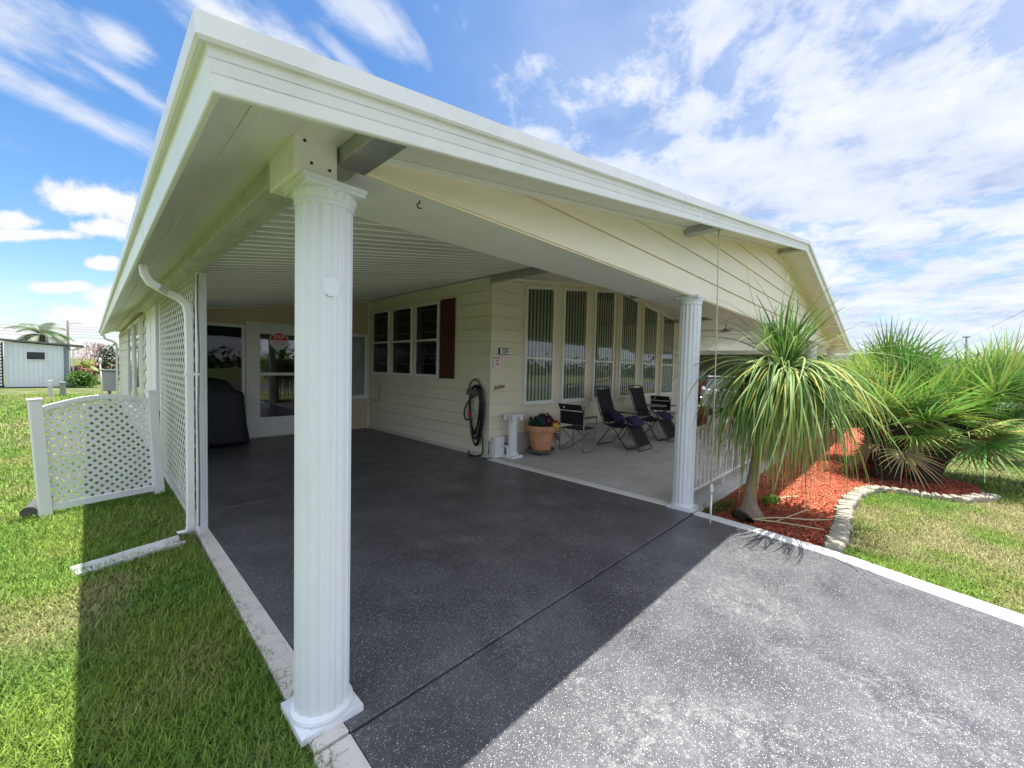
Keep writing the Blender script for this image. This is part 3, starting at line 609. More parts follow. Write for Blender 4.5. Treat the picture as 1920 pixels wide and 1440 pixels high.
# windows ------------------------------------------------------------
def window(par, O, U, n, u0, u1, z0, zl, zr, mid=None, fw=.045, proud=.05, kind='blinds', gm=None, fm=None, name='window', muntin=None):
    O = Vector((*O, 0)); U = Vector((*U, 0)); n = Vector((*n, 0))
    def P(u, z, d=0.0): return O+U*u+n*d+Vector((0, 0, z))
    f = MB(); d = proud/2; e = fw/2
    tl, tr = zl-e, zr-e
    f.bar(P(u0+e, z0, d), P(u0+e, zl-.002, d), fw, proud, n); f.bar(P(u1-e, z0, d), P(u1-e, zr-.002, d), fw, proud, n)
    f.bar(P(u0+fw, z0+e, d), P(u1-fw, z0+e, d), fw, proud, n); f.bar(P(u0+fw, tl+(tr-tl)*.05, d), P(u1-fw, tr-(tr-tl)*.05, d), fw, proud, n)
    if mid: f.bar(P(u0+fw, mid, d), P(u1-fw, mid, d), .04, proud*.8, n)
    f.bar(P(u0-.012, z0-.012, d+.008), P(u1+.012, z0-.012, d+.008), .022, proud+.02, n)
    w = f.build(name, fm or white_trim, par, bevel=.002)
    b = MB(); b.add([P(u0+.01, z0+.01, .002), P(u1-.01, z0+.01, .002), P(u1-.01, zr-.01, .002), P(u0+.01, zl-.01, .002)], [(0, 1, 2, 3)]); b.build('room_shade_sheet', room_shade_m, w)  # flat dark sheet: the unlit room's shade painted behind the glass
    if kind == 'blinds':
        s = MB(); u = u0+fw; i = 0
        while u < u1-fw-.02:
            zt_ = zl+(zr-zl)*(u-u0)/(u1-u0)-fw; wd = .062
            a = P(u, z0+fw, .014); c = P(min(u+wd, u1-fw), z0+fw, .010); a2 = P(u, zt_, .014); c2 = P(min(u+wd, u1-fw), zt_, .010)
            s.quad(a, c, c2, a2); u += .100
        s.build('blind', blind_m, w, fix=False)
    if kind == 'curtain':
        s = MB(); k = 50; v_ = []
        for i in range(k+1):
            u = u0+fw+(u1-u0-2*fw)*i/k; q = .010+.005*math.sin(i*1.7)+.002*math.sin(i*.6)
            v_ += [P(u, z0+fw, q), P(u, zl-fw, q)]
        s.add(v_, [(2*i, 2*i+2, 2*i+3, 2*i+1) for i in range(k)]); s.build('curtain', curtain_m, w, smooth=True)
    if kind == 'half':
        s = MB(); s.quad(P(u0+fw, z0+fw, .01), P(u0+fw+.13, z0+fw, .01), P(u0+fw+.13, zl-fw, .01), P(u0+fw, zl-fw, .01)); s.build('curtain', curtain_m, w, fix=False)
    gl = MB(); gl.quad(P(u0+fw-.004, z0+fw-.004, .037), P(u1-fw+.004, z0+fw-.004, .037), P(u1-fw+.004, zr-fw+.006, .037), P(u0+fw-.004, zl-fw+.006, .037)); gl.build('glass', gm or glass, w, fix=False)
    return w
starts = [4.79, 5.92, 7.06, 8.2, 9.345, 10.5]
for x in starts:
    f_ = lambda q: 3.035+.122*(q-4.79) if q < 8.05 else 3.425-.108*(q-8.2)
    window(H, (0, YF-.006), (1, 0), (0, -1), x, x+.86, .88, f_(x), f_(x+.86), 1.735, fw=.058)
for (a, b) in ((7.31, 6.55), (6.42, 5.62), (5.49, 4.69)):
    window(H, (XW-.018, 0), (0, -1), (-1, 0), -a, -b, 1.33, 2.775, 2.775, 2.05, kind='half', gm=glass_dark)
mb = MB(); mb.box(XW-.045, 4.225, 1.315, XW-.02, 4.665, 2.80)
for z in np.arange(1.40, 2.72, .036): mb.box(XW-.050, 4.28, z, XW-.045, 4.61, z+.02)
mb.build('shutter', shutter_m, H, bevel=.003)
window(H, (0, 7.6), (1, 0), (0, -1), .12, 1.42, .76, 2.26, 2.26, None, kind='dark', gm=glass_dark, fw=.06)
window(H, (0, 7.6), (1, 0), (0, -1), 2.55, 3.94, .74, 2.26, 2.26, None, kind='curtain', fw=.07)
# door
mb = MB(); y0 = 7.6
mb.box(1.49, y0-.03, .03, 1.68, y0, 2.29); mb.box(2.34, y0-.03, .03, 2.46, y0, 2.29); mb.box(1.68, y0-.03, 2.11, 2.34, y0, 2.29); mb.box(1.68, y0-.03, .03, 2.34, y0, .42); mb.box(1.68, y0-.028, 1.27, 2.34, y0-.004, 1.33)
door = mb.build('door', white_trim, H, bevel=.004)
mb = MB(); mb.quad((1.68, y0-.018, .42), (2.34, y0-.018, .42), (2.34, y0-.018, 2.11), (1.68, y0-.018, 2.11)); mb.build('glass', glass_mat('mirror_dark_glass', (.1, .11, .12), 2.1), door, fix=False)
mb = MB(); mb.quad((1.68, y0-.003, .42), (2.34, y0-.003, .42), (2.34, y0-.003, 2.11), (1.68, y0-.003, 2.11)); mb.build('room_shade_sheet', room_shade_m, door)  # painted darkness in place of a room behind the door glass
mb = MB(); mb.tube([(2.40, y0-.03, 1.05), (2.40, y0-.075, 1.05), (2.33, y0-.08, 1.05)], .012, 8); mb.build('handle', chrome, door, smooth=True)
mb = MB(); mb.box(1.44, y0-.035, 0, 1.488, y0, 2.34); mb.box(2.462, y0-.035, 0, 2.51, y0, 2.34); mb.box(1.488, y0-.035, 2.292, 2.462, y0, 2.34); mb.build('door_frame', white_trim, H, bevel=.003)
# side windows with vertical blinds seen along the left wall
for (a, b) in ((9.4, 7.95), (11.2, 9.75)):
    window(H, (-.035, 0), (0, -1), (-1, 0), -a, -b, .5, 2.28, 2.28, None, kind='blinds', fw=.07, proud=.06)
# downspouts
def downspout(y, yt, big=True):
    mb = MB(); r = .036
    def ring(p, t):
        t = Vector(t).normalized(); u = Vector((0, 1, 0)); w = t.cross(u).normalized(); vs = []
        for a, b in ((-1, -.8), (-.8, -1), (.8, -1), (1, -.8), (1, .8), (.8, 1), (-.8, 1), (-1, .8)): vs.append(Vector(p)+u*(a*.037)+w*(b*.027))
        return vs
    path = [(-.40, yt, 2.262), (-.395, yt, 2.20), (-.365, yt, 2.14), (-.31, yt, 2.105), (-.25, y, 2.09), (-.18, y, 2.06), (-.13, y, 2.01), (-.115, y, 1.93), (-.112, y, 1.6), (-.112, y, .6), (-.112, y, .14)]
    if big: path += [(-.116, y+.03, .085), (-.125, y+.10, .055), (-.145, y+.20, .02), (-.155, y+.24, .005)]
    rings = []
    for i, p in enumerate(path):
        a = Vector(path[max(i-1, 0)]); b = Vector(path[min(i+1, len(path)-1)]); rings.append(ring(p, b-a))
    mb.loft(rings)
    if big:
        for z in (.16, .185): mb.box(-.141, y-.040, z, -.083, y+.040, z+.004)
        mb.box(-.145, y-.041, 1.42, -.05, y+.041, 1.44)
    return mb.build('downspout', white, H, smooth=40)
downspout(2.56, 2.44); downspout(16.2, 16.2, False)
mb = MB(); mb.tube([(-.03, 2.72, 2.3), (-.035, 2.71, 2.0), (-.02, 2.735, 1.6), (-.035, 2.71, 1.1), (-.025, 2.735, .5), (-.03, 2.72, .06)], .007, 6); mb.build('cable', M('old_cable', (.2, .19, .17), .7), H)
# porch railings with scrolls
def railing(x0, x1):
    mb = MB(); yb = -.0; zt_, zb = .875, .135
    mb.bar((x0, yb, zt_), (x1, yb, zt_), .028, .035); mb.bar((x0, yb, zb), (x1, yb, zb), .025, .025)
    n = int((x1-x0)/.135); st = (x1-x0)/n
    for i in range(1, n): x = x0+i*st; mb.bar((x, yb, zb), (x, yb, zt_), .019, .019, (0, 1, 0))
    for x in (x0+1.3, x1-1.3): mb.bar((x, yb, 0), (x, yb, zb), .025, .025, (0, 1, 0))
    def scroll(cx, cz, sx, sz):
        pts = []
        for k in range(24):
            a = -math.pi/2+k/23*2*math.pi*1.2; r = .042*(1-.62*k/23); pts.append((cx+sx*(.034+r*math.cos(a)), yb, cz+sz*(.05+r*math.sin(a))))
        mb.tube(pts, .0085, 6)
    for i in range(1, n-1, 3):
        for zc in ((.66, .33) if (i//3) % 2 == 0 else (.52,)):
            for dx, sx in ((0, -1), (st, 1)):
                for sz in (1, -1): scroll(x0+i*st+dx, zc, sx*.9, sz)
    return mb.build('porch_railing', white_trim, H, smooth=40)
railing(4.13, 8.03); railing(8.28, 11.97); railing(12.24, 15.6)
# spigot box at the corner (white box and pipe)
mb = MB(); mb.box(4.06, YF-.10, .008, 4.27, YF-.013, .36); mb.build('spigot_box', vinyl, H, bevel=.006)

# ------------------------------------------------------------------ things on and by the house
# splash guard / gutter piece on grass
def plane_pts(): pass
g1 = thing('splash_block', 'white metal gutter piece lying in the grass below the downspout', 'gutter piece', (-.45, 2.63, 0))
mb = MB(); A = Vector((-.80, 2.50, -.035)); B = Vector((-.16, 2.645, -.02)); t = (B-A).normalized(); s = Vector((-t.y, t.x, 0)); rings = []
for i in range(12):
    q = A+(B-A)*i/11; wv = .062+.005*math.sin(i*1.3)
    rings.append([q+s*wv+Vector((0, 0, .045)), q+s*(wv-.012)+Vector((0, 0, .004)), q-s*(wv-.012)+Vector((0, 0, .003)), q-s*wv+Vector((0, 0, .03)), q-s*(wv+.008)+Vector((0, 0, .03)), q-s*(wv+.004)-Vector((0, 0, .006)), q+s*(wv+.004)-Vector((0, 0, .006)), q+s*(wv+.008)+Vector((0, 0, .045))])
mb.loft(rings); mb.build('trough', M('dirty_white_metal', (.66, .66, .64), .5, var=.1, vscale=9, dirt=(.22, .20, .15), dscale=8, damt=.9), g1)
# vinyl lattice fence panel
A = Vector((-1.00, 4.275, 0)); B = Vector((-.17, 4.46, 0)); U = (B-A).normalized(); n_ = Vector((U.y, -U.x, 0))
fp = thing('lattice_fence_panel', 'white vinyl lattice screen with arched top rail and two posts standing on the lawn', 'fence panel', tuple(A))
Wd = (B-A).length; lean = Vector((-.035, 0, 0))
def FP(u, z, d=0): return A+U*u+n_*d+Vector((0, 0, z))+Vector((-.055, 0, 0))*z/1.15
mb = MB(); top = lambda u: 1.035+.075*math.sin(math.pi*min(max((u-.02)/(Wd*.98), 0), 1)**1.0)*1.0+(.045*u/Wd)
lattice(mb, FP(.0, .06, -.004), U, Vector((-.048, 0, 1)).normalized(), Wd, 1.2, .0565, .0285, .006, clip=lambda u: top(u)-.06)
lp = mb.build('lattice', vinyl, fp)
mb = MB(); pts = [FP(.03+(Wd-.06)*i/24, top(.03+(Wd-.06)*i/24)) for i in range(25)]
for a, b in zip(pts[:-1], pts[1:]): mb.bar(a, b+(b-a)*.08, .045, .045, n_)
mb.build('top_rail', vinyl, fp)
mb = MB(); mb.bar(FP(.03, .05), FP(Wd-.03, .05), .06, .04, n_); mb.build('bottom_rail', vinyl, fp)
for u, h in ((-.02, 1.14), (Wd+.02, 1.19)):
    mb = MB(); mb.bar(FP(u, -.06), FP(u, h-.02), .085, .085, n_); pp = mb.build('post', vinyl, fp, bevel=.004)
    mb = MB(); mb.bar(FP(u, h-.02), FP(u, h), .10, .10, n_); mb.build('cap', vinyl, pp, bevel=.004)
# second panel returning behind it
A2 = A+Vector((.02, .12, 0)); 
dg = thing('drain_block', 'short weathered concrete drain piece in the grass at the fence post', 'concrete block', (-1.08, 4.62, -.04))
mb = MB(); mb.tube([(-1.13, 4.33, .015), (-1.05, 4.92, .03)], .06, 14); mb.build('block', conc, dg, smooth=40)
# stones of the edging
path = [(3.93, -1.36), (4.15, -1.37), (4.54, -1.36), (4.92, -1.345), (5.43, -1.32), (5.94, -1.33), (6.45, -1.39), (6.85, -1.52), (6.95, -1.75), (6.97, -2.05), (7.05, -2.32), (7.3, -2.5), (7.65, -2.68)]
seg = []; tot = 0
for a, b in zip(path[:-1], path[1:]): l = math.dist(a, b); seg.append((tot, l, a, b)); tot += l
def at(s):
    for s0, l, a, b in seg:
        if s <= s0+l+1e-6: q = (s-s0)/l; return (a[0]+(b[0]-a[0])*q, a[1]+(b[1]-a[1])*q, math.atan2(b[1]-a[1], b[0]-a[0]))
    return (*path[-1], 0)
protos = []
for k in range(4):
    r_ = random.Random(k); mb = MB(); w = .043; l = .085; hh = .045
    rings = []
    for i in range(5):
        y = -l+2*l*i/4; sc = (.72, .97, 1, .95, .7)[i]
        rings.append([(x*w*sc*(1+r_.uniform(-.12, .12)), y, z*hh*(1+r_.uniform(-.1, .1))) for x, z in ((-1, -1), (1, -1), (1.05, .4), (.7, 1), (-.7, 1), (-1.05, .4))])
    mb.loft(rings); protos.append(mb)
s = 0.04; i = 0; stones = []
descr = ['nearest the driveway kerb', 'in the long straight run before the bend', 'at the bend beside the fan palm', 'curving round in front of the fan palm']
while s < tot:
    x, y, a = at(s)
    if len(stones) < 4:
        o = protos[i % 4].build('edging_stone', stone_m, None, smooth=45); stones.append(o)
    else: o = stones[i % 4].copy(); COL.objects.link(o)
    o.location = (x, y+rng.uniform(-.012, .012), -.005+rng.uniform(-.008, .006)); o.rotation_euler = (rng.uniform(-.08, .08), rng.uniform(-.06, .06), a+rng.uniform(-.12, .12)+(.35 if s < 2.6 else 0))
    sc = rng.uniform(.9, 1.12); o.scale = (sc, rng.uniform(.75, 1.0), rng.uniform(.6, .85))
    tag(o, 'pale thin edging stone set on edge between red mulch and lawn', 'stone', 'edging stones along the mulch bed')
    s += .098; i += 1

# ponytail palm ------------------------------------------------------
def leafstrip(V, Fc, Cc, pts, widths, sidev, col, col2=None):
    n = len(pts); o = len(V)
    for i, p in enumerate(pts):
        t = (pts[min(i+1, n-1)]-pts[max(i-1, 0)]); s_ = sidev-t*sidev.dot(t)/max(t.length_squared, 1e-9)
        s_.normalize(); w = widths[i]/2
        V.append(p-s_*w); V.append(p+s_*w)
        c = col if col2 is None else tuple(col[k]+(col2[k]-col[k])*(i/(n-1)) for k in range(3))
        Cc.append(c); Cc.append(c)
    for i in range(n-1): Fc.append((o+2*i, o+2*i+1, o+2*i+3, o+2*i+2))
PX, PY = 4.32, -.60
CR = Vector((4.56, -.81, 1.56))
pt = thing('ponytail_palm', 'ponytail palm, slim trunk under a mop of long drooping strap leaves by the porch', 'palm', (PX, PY, -.035))
mb = MB(); tp = [Vector((PX+.02, PY-.02, -.06)), Vector((PX, PY, .02)), Vector((PX, PY-.0, .12)), Vector((PX+.0, PY, .3)), Vector((PX+.03, PY-.03, .6)), Vector((PX+.08, PY-.07, .95)), Vector((PX+.16, PY-.14, 1.25)), CR+Vector((0, 0, .05))]
mb.tube(tp, .05, 14, rs=[.15, .125, .075, .052, .047, .045, .042, .03]); mb.build('trunk', bark, pt, smooth=True)
def ponytail():
    rr = random.Random(3)
    V, Fc, Cc = [], [], []; V2, F2, C2 = [], [], []
    def arc(az, el, L_, w, droop, col, col2, T, n=11, base=None):
        d = Vector((math.cos(az)*math.cos(el), math.sin(az)*math.cos(el), math.sin(el))); p = (base or CR)+d*.04; pts = [p.copy()]; st = L_/(n-1)
        tw = Vector((rr.gauss(0, 1), rr.gauss(0, 1), 0))*.045; kick = rr.randint(3, n-2) if rr.random() < .22 else -1
        for i in range(n-1):
            d = (d+tw+Vector((0, 0, -droop*(.35+1.3*i/n)-(.8 if i == kick else 0)))).normalized(); p = p+d*st; pts.append(p.copy())
        sd = Vector((-math.sin(az), math.cos(az), rr.uniform(-.5, .5)))
        ws = [w*(.9 if i == 0 else 1.0 if i < n*.55 else max(.08, 1-(i-n*.55)/(n*.45))) for i in range(n)]
        leafstrip(*T, pts, ws, sd, col, col2)
    greens = [(.16, .27, .07), (.22, .33, .09), (.11, .20, .05), (.30, .38, .15)]
    for i in range(80):      # erect central tuft
        arc(rr.uniform(0, 6.283), rr.uniform(.95, 1.5), rr.uniform(.55, 1.0), rr.uniform(.018, .03), rr.uniform(.01, .09), (.07, .17, .035), (.13, .24, .05), (V, Fc, Cc))
    for i in range(700):
        el = rr.uniform(-.35, .62); g_ = rr.choice(greens); yl = rr.random() < .15
        arc(rr.uniform(0, 6.283), el, rr.uniform(.75, 1.55), rr.uniform(.011, .023), rr.uniform(.14, .58), g_, (.42, .36, .06) if yl else tuple(c*1.25 for c in g_), (V, Fc, Cc), 12)
    for i in range(110):     # long whips reaching out
        arc(rr.uniform(0, 6.283), rr.uniform(.3, 1.1), rr.uniform(.8, 1.5), rr.uniform(.005, .010), rr.uniform(.04, .18), rr.choice(greens), (.25, .28, .08), (V, Fc, Cc), 13)
    for i in range(330):    # old hanging leaves
        arc(rr.uniform(0, 6.283), rr.uniform(-.7, .25), rr.uniform(.75, 1.35), rr.uniform(.007, .014), rr.uniform(.5, 1.1), rr.choice([(.30, .32, .06), (.40, .32, .07), (.16, .22, .05)]), rr.choice([(.50, .30, .08), (.44, .30, .16), (.55, .42, .14)]), (V2, F2, C2), 11, CR-Vector((0.02, -.02, .10)))
    og = ORG[pt.name]
    for nm, a, b, c in (('crown', V, Fc, Cc), ('dead_leaves', V2, F2, C2)):
        np_mesh(nm, np.array([tuple(p-og) for p in a]), np.array(b), leaf_m, np.array(c), pt)
ponytail()
dp = thing('drain_pipe_end', 'black corrugated pipe end half buried at the foot of the ponytail palm', 'pipe', (4.08, -.5, -.04))
mb = MB(); mb.tube([(4.04, -.66, .0), (4.09, -.62, .012), (4.22, -.5, .0)], .055, 20, caps=False); mb.tube([(4.04, -.66, .0), (4.09, -.62, .012), (4.22, -.5, .0)], .048, 20, caps=False)
mb.build('pipe', black_pipe, dp, smooth=True)

# fan palm clump ------------------------------------------------------
fpz = thing('fan_palm_clump', 'large clump of fan palms with dark fibrous trunks growing from the mulch bed', 'palm', (8.1, -1.9, -.035))
def fanpalm(parent, stems, seed, seglen=.55, nleaf=22, cols=None):
    rr = random.Random(seed); V, Fc, Cc = [], [], []; tr = MB(); V2, F2, C2 = [], [], []
    cols = cols or [(.14, .27, .05), (.20, .34, .06), (.10, .21, .05), (.28, .38, .09), (.36, .40, .14)]
    for (bx, by, cx, cy, cz, r, nl, ph) in stems:
        tr.tube([(bx, by, -.08), (bx+(cx-bx)*.3, by+(cy-by)*.3, cz*.35), (bx+(cx-bx)*.7, by+(cy-by)*.7, cz*.75), (cx, cy, cz-.02)], r, 12, rs=[r*1.25, r*1.1, r, r*.5])
        # fibrous leaf bases
        for k in range(170):
            q = rr.uniform(0.02, 1); a = rr.uniform(0, 6.283); c0 = Vector((bx+(cx-bx)*q, by+(cy-by)*q, cz*q)); d = Vector((math.cos(a), math.sin(a), .7)).normalized()
            tr.tube([c0+d*r*.6, c0+d*(r+rr.uniform(.04, .17))], .012, 4, rs=[.022, .005])
        C = Vector((cx, cy, cz))
        for k in range(nl):
            az = rr.uniform(0, 6.283); el = R(rr.choice([rr.uniform(30, 86), rr.uniform(30, 86), rr.uniform(20, 70), rr.uniform(-65, -20), rr.uniform(-15, 35)])); d = Vector((math.cos(az)*math.cos(el), math.sin(az)*math.cos(el), math.sin(el)))
            pl_ = rr.uniform(.32, .62)*(1.0 if el > 0 else .8)
            pe = C+d*pl_; pet = [C+d*pl_*i/4+Vector((0, 0, -.02*i*i/8)) for i in range(5)]; pe = pet[-1]
            sd = d.cross(Vector((0, 0, 1))); sd = Vector((1, 0, 0)) if sd.length < .1 else sd.normalized()
            leafstrip(V, Fc, Cc, pet, [.018, .014, .012, .012, .012], sd, (.22, .27, .09))
            sd.rotate(Matrix.Rotation(rr.uniform(-.6, .6), 3, d)); up = sd.cross(d).normalized()
            col = rr.choice(cols); Ls = seglen*rr.uniform(.75, 1.1); ns = rr.randint(24, 32)
            dead = el < -.25 and rr.random() < .45
            if dead: col = (.38, .31, .16)
            for j in range(ns):
                a = R(-118+236*j/(ns-1)); sdir = (d*math.cos(a)+sd*math.sin(a)+up*(.18+.10*math.cos(a))).normalized()
                L_ = Ls*(1-.28*abs(a)/2.06)*rr.uniform(.9, 1.06); p = pe.copy(); pts = [p.copy()]; dd = sdir.copy(); n = 5
                sag = rr.uniform(.03, .16)+(.15 if el < .3 else 0)
                for i in range(n): dd = (dd+Vector((0, 0, -sag*(i/n)**1.2))).normalized(); p = p+dd*L_/n; pts.append(p.copy())
                wv = up.cross(sdir); wv = (wv+up*rr.uniform(-.8, .8)).normalized()
                cj = tuple(c*rr.uniform(.8, 1.25) for c in col); leafstrip(V, Fc, Cc, pts, [.008, .030, .030, .020, .010, .002], wv, cj, tuple(min(1, c*1.3+.01) for c in cj))
    tr.build('trunk', fibre, parent, smooth=False, fix=False)
    og = ORG[parent.name]
    np_mesh('crown', np.array([tuple(p-og) for p in V]), np.array(Fc), fan_m, np.array(Cc), parent)
fanpalm(fpz, [(7.9, -1.6, 7.75, -1.62, .78, .15, 30, 0), (8.15, -2.0, 8.25, -2.45, .85, .13, 28, 0), (8.5, -1.7, 8.6, -1.7, 1.25, .10, 28, 0), (8.6, -2.0, 9.0, -2.7, 1.15, .10, 26, 0), (9.2, -1.4, 9.3, -1.3, 1.15, .10, 22, 0)], 11, .82)
fp2 = thing('fan_palm', 'yellow green fan palm rising at the right edge of the photo behind the big clump', 'palm', (10.6, -4.3, -.045))
fanpalm(fp2, [(10.6, -4.3, 10.6, -4.3, 1.45, .14, 34, 0), (11.5, -3.6, 11.6, -3.6, 1.2, .14, 30, 0)], 5, .6, cols=[(.24, .30, .07), (.36, .38, .13), (.16, .24, .05)])

# ------------------------------------------------------------------ signs and lettering
P_ = YF-.024
s1 = thing('house_number_plaque', 'small white plaque with black number 5334 on the tan corner wall', 'house number', (4.26, P_, 1.82))
mb = MB(); mb.box(4.15, P_-.03, 1.768, 4.395, P_, 1.882); mb.build('back_plate', black, s1, bevel=.008)
mb = MB(); mb.box(4.162, P_-.034, 1.778, 4.393, P_-.030, 1.872); mb.build('face', sign_w, s1)
text('number', '5334', .098, black_ink, (4.280, P_-.035, 1.825), (1, 0, 0), (0, 0, 1), s1, bold=.002, sx=.74)
s2 = thing('delivery_sign', 'white metal sign reading deliveries this way with a red arrow, below the house number', 'sign', (4.13, P_, 1.64))
mb = MB(); mb.box(4.035, P_-.012, 1.54, 4.205, P_-.006, 1.745); mb.build('face', sign_w, s2, bevel=.004)
text('lettering', 'DELIVERIES', .038, red_ink, (4.12, P_-.0125, 1.705), (1, 0, 0), (0, 0, 1), s2, bold=.0012, sx=.66)
text('lettering', 'THIS WAY', .030, red_ink, (4.12, P_-.0125, 1.658), (1, 0, 0), (0, 0, 1), s2, bold=.001, sx=.62)
mb = MB(); mb.prism([(4.09, 1.588), (4.128, 1.588), (4.128, 1.575), (4.158, 1.60), (4.128, 1.625), (4.128, 1.612), (4.09, 1.612)], P_-.014, P_-.012, 'y'); mb.build('arrow', red_ink, s2)
s3 = thing('script_lettering', 'brass script word fixed to the tan siding above the white pedestal', 'lettering', (4.2, P_, 1.21))
text('lettering', 'Jacobsen', .105, gold, (4.19, P_-.006, 1.215), (1, 0, .10), (-.1, 0, 1), s3, ext=.003, shear=.35, bold=.0005, sx=.66)
s4 = thing('stop_sign_sticker', 'octagonal red and white stop sticker on the glass of the carport door', 'sticker', (1.95, 7.57, 2.0))
cx, cz, r = 2.02, 1.985, .175; yy = 7.562; q_ = r/.105
oc = [(cx+r*1.08*math.cos(R(22.5+45*i)), cz+r*1.08*math.sin(R(22.5+45*i))) for i in range(8)]
mb = MB(); mb.prism(oc, yy-.003, yy, 'y'); mb.build('disc', sign_w, s4)
mb = MB(); o2 = [(cx+(p[0]-cx)*.93, cz+(p[1]-cz)*.93) for p in oc]; up_ = [p for p in o2 if p[1] > cz]; zc_ = cz+.012
xx = max(p[0] for p in o2); mb.prism([(xx, cz+.014), (xx, cz+.037*q_), (cx+.037*q_, cz+.09*q_), (cx-.037*q_, cz+.09*q_), (2*cx-xx, cz+.037*q_), (2*cx-xx, cz+.014)], yy-.006, yy-.003, 'y'); mb.build('red_field', red_ink, s4)
text('lettering', 'STOP', .062*q_, sign_w, (cx, yy-.0075, cz+.045*q_), (1, 0, 0), (0, 0, 1), s4, bold=.001, sx=.8)
text('lettering', 'NO SOLICITING', .026*q_, pink_ink, (cx, yy-.004, cz-.012*q_), (1, 0, 0), (0, 0, 1), s4, bold=.0006, sx=.8)
text('lettering', 'NO TRESPASSING', .022*q_, pink_ink, (cx, yy-.004, cz-.042*q_), (1, 0, 0), (0, 0, 1), s4, bold=.0006, sx=.78)
text('lettering', 'THANK YOU', .017*q_, pink_ink, (cx, yy-.004, cz-.07*q_), (1, 0, 0), (0, 0, 1), s4, sx=.8)
# worn sticker on the front column
s5 = thing('column_sticker', 'faded white octagonal sticker on the front carport column', 'sticker', (-.05, -.08, 1.9))
def colsurf(a, z, e): return (.012+(.1125+e)*math.cos(a), .035+(.1125+e)*math.sin(a), z)
a0 = math.atan2(-1.777-.035, -.6892-.012)+R(14)
mb = MB(); kk = []
for i in range(8): t = R(22.5+45*i); kk.append(colsurf(a0+.040*math.cos(t)/.12, 1.862+.042*math.sin(t), .0025))
mb.add(kk+[colsurf(a0, 1.862, .0035)], [(i, (i+1) % 8, 8) for i in range(8)]); mb.build('film', M('white_film', (.74, .77, .80), .5), s5, fix=True)
# hook under header, cord
hk = thing('ceiling_hook', 'tiny black hook under the header left of the carport opening', 'hook', (.47, -.02, HB-.01))
mb = MB(); mb.tube([(.47, .02, HB-.008), (.47, .02, HB-.02), (.455, .02, HB-.033), (.462, .02, HB-.047), (.48, .02, HB-.045)], .0035, 6); mb.build('wire', black, hk, smooth=True)
cd_ = thing('rain_cord', 'thin pale cord hanging from the gable soffit down to a looped stake by the railing', 'cord', (3.8, -.4, 0))
mb = MB(); mb.tube([(3.70, -.36, 3.03), (3.715, -.37, 2.2), (3.72, -.38, 1.4), (3.725, -.385, .40)], .006, 6); mb.build('rope', M('pale_cord', (.55, .50, .36), .8), cd_, smooth=True)
mb = MB(); mb.tube([(3.73, -.39, -.04), (3.73, -.39, .30)], .009, 8); mb.tube([(3.73+.028*math.cos(a), -.39, .36+.04*math.sin(a)) for a in np.linspace(0, 6.283, 16)[:-1]], .007, 6, close=True); mb.build('stake', white_trim, cd_, smooth=True)
# garden hose on hanger
hs_ = thing('garden_hose', 'black garden hose coiled on an olive wall hanger by the house corner', 'hose', (3.95, 3.6, 1.2))
mb = MB(); xh = 3.965
mb.tube([(xh-.02, 3.60+.16*math.cos(a), 1.12+.21*math.sin(a)) for a in np.linspace(R(-20), R(200), 16)], .014, 8)
mb.box(xh-.11, 3.46, 1.08, xh, 3.72, 1.16); mb.tube([(xh-.10, 3.45+.02*i, 1.10-.02+.0*i) for i in range(15)], .018, 8); mb.build('hanger', hanger_m, hs_, smooth=40)
mb = MB(); rr = random.Random(5)
for k in range(7):
    yc = 3.585+rr.uniform(-.02, .02)-.012*k; rb = .11+.010*k; low = .28+rr.uniform(-.05, .05)-(.03*k) + .12
    pts = []
    for i in range(28):
        a = 2*math.pi*i/28; yy_ = yc-.02+rb*math.cos(a)*1.0*(1.15 if math.sin(a) < 0 else .8); zz_ = (1.12 if math.sin(a) > 0 else 1.12)+(.08+.006*k)*max(math.sin(a), 0)+(1.12-low)*min(math.sin(a), 0)
        pts.append((xh-.04-.012*(k % 4), yy_, zz_))
    mb.tube(pts, .0135, 7, close=True)
pts = [(xh-.05, 3.50, 1.1), (xh-.05, 3.72, .95), (xh-.05, 3.84, .75), (xh-.05, 3.80, .62), (xh-.05, 3.70, .62)]
def smoothp(p, k=6):
    p = [Vector(q) for q in p]; out = []
    for i in range(len(p)-1):
        a, b, c, d = p[max(i-1, 0)], p[i], p[i+1], p[min(i+2, len(p)-1)]
        for j in range(k):
            t = j/k; out.append(.5*((2*b)+(c-a)*t+(2*a-5*b+4*c-d)*t*t+(3*b-a-3*c+d)*t**3))
    out.append(p[-1]); return out
mb.tube(smoothp(pts), .0135, 7)
mb.tube(smoothp([(xh-.05, 3.42, 1.0), (xh-.05, 3.40, .5), (xh-.04, 3.34, .22), (xh-.05, 3.36, .06), (xh-.12, 3.5, .02), (xh-.06, 3.68, .02), (xh-.03, 3.72, .06)]), .0135, 7); mb.build('hose', rubber, hs_, smooth=True)
mb = MB(); mb.tube([(xh-.06, 3.66, .60), (xh-.07, 3.665, .70), (xh-.07, 3.68, .78)], .03, 10, rs=[.02, .034, .022]); mb.build('nozzle', red_m, hs_, smooth=True)
mb = MB(); mb.tube([(xh-.07, 3.58, .82), (xh-.075, 3.56, .72), (xh-.075, 3.575, .60)], .009, 8); mb.build('brass_end', chrome, hs_, smooth=True)
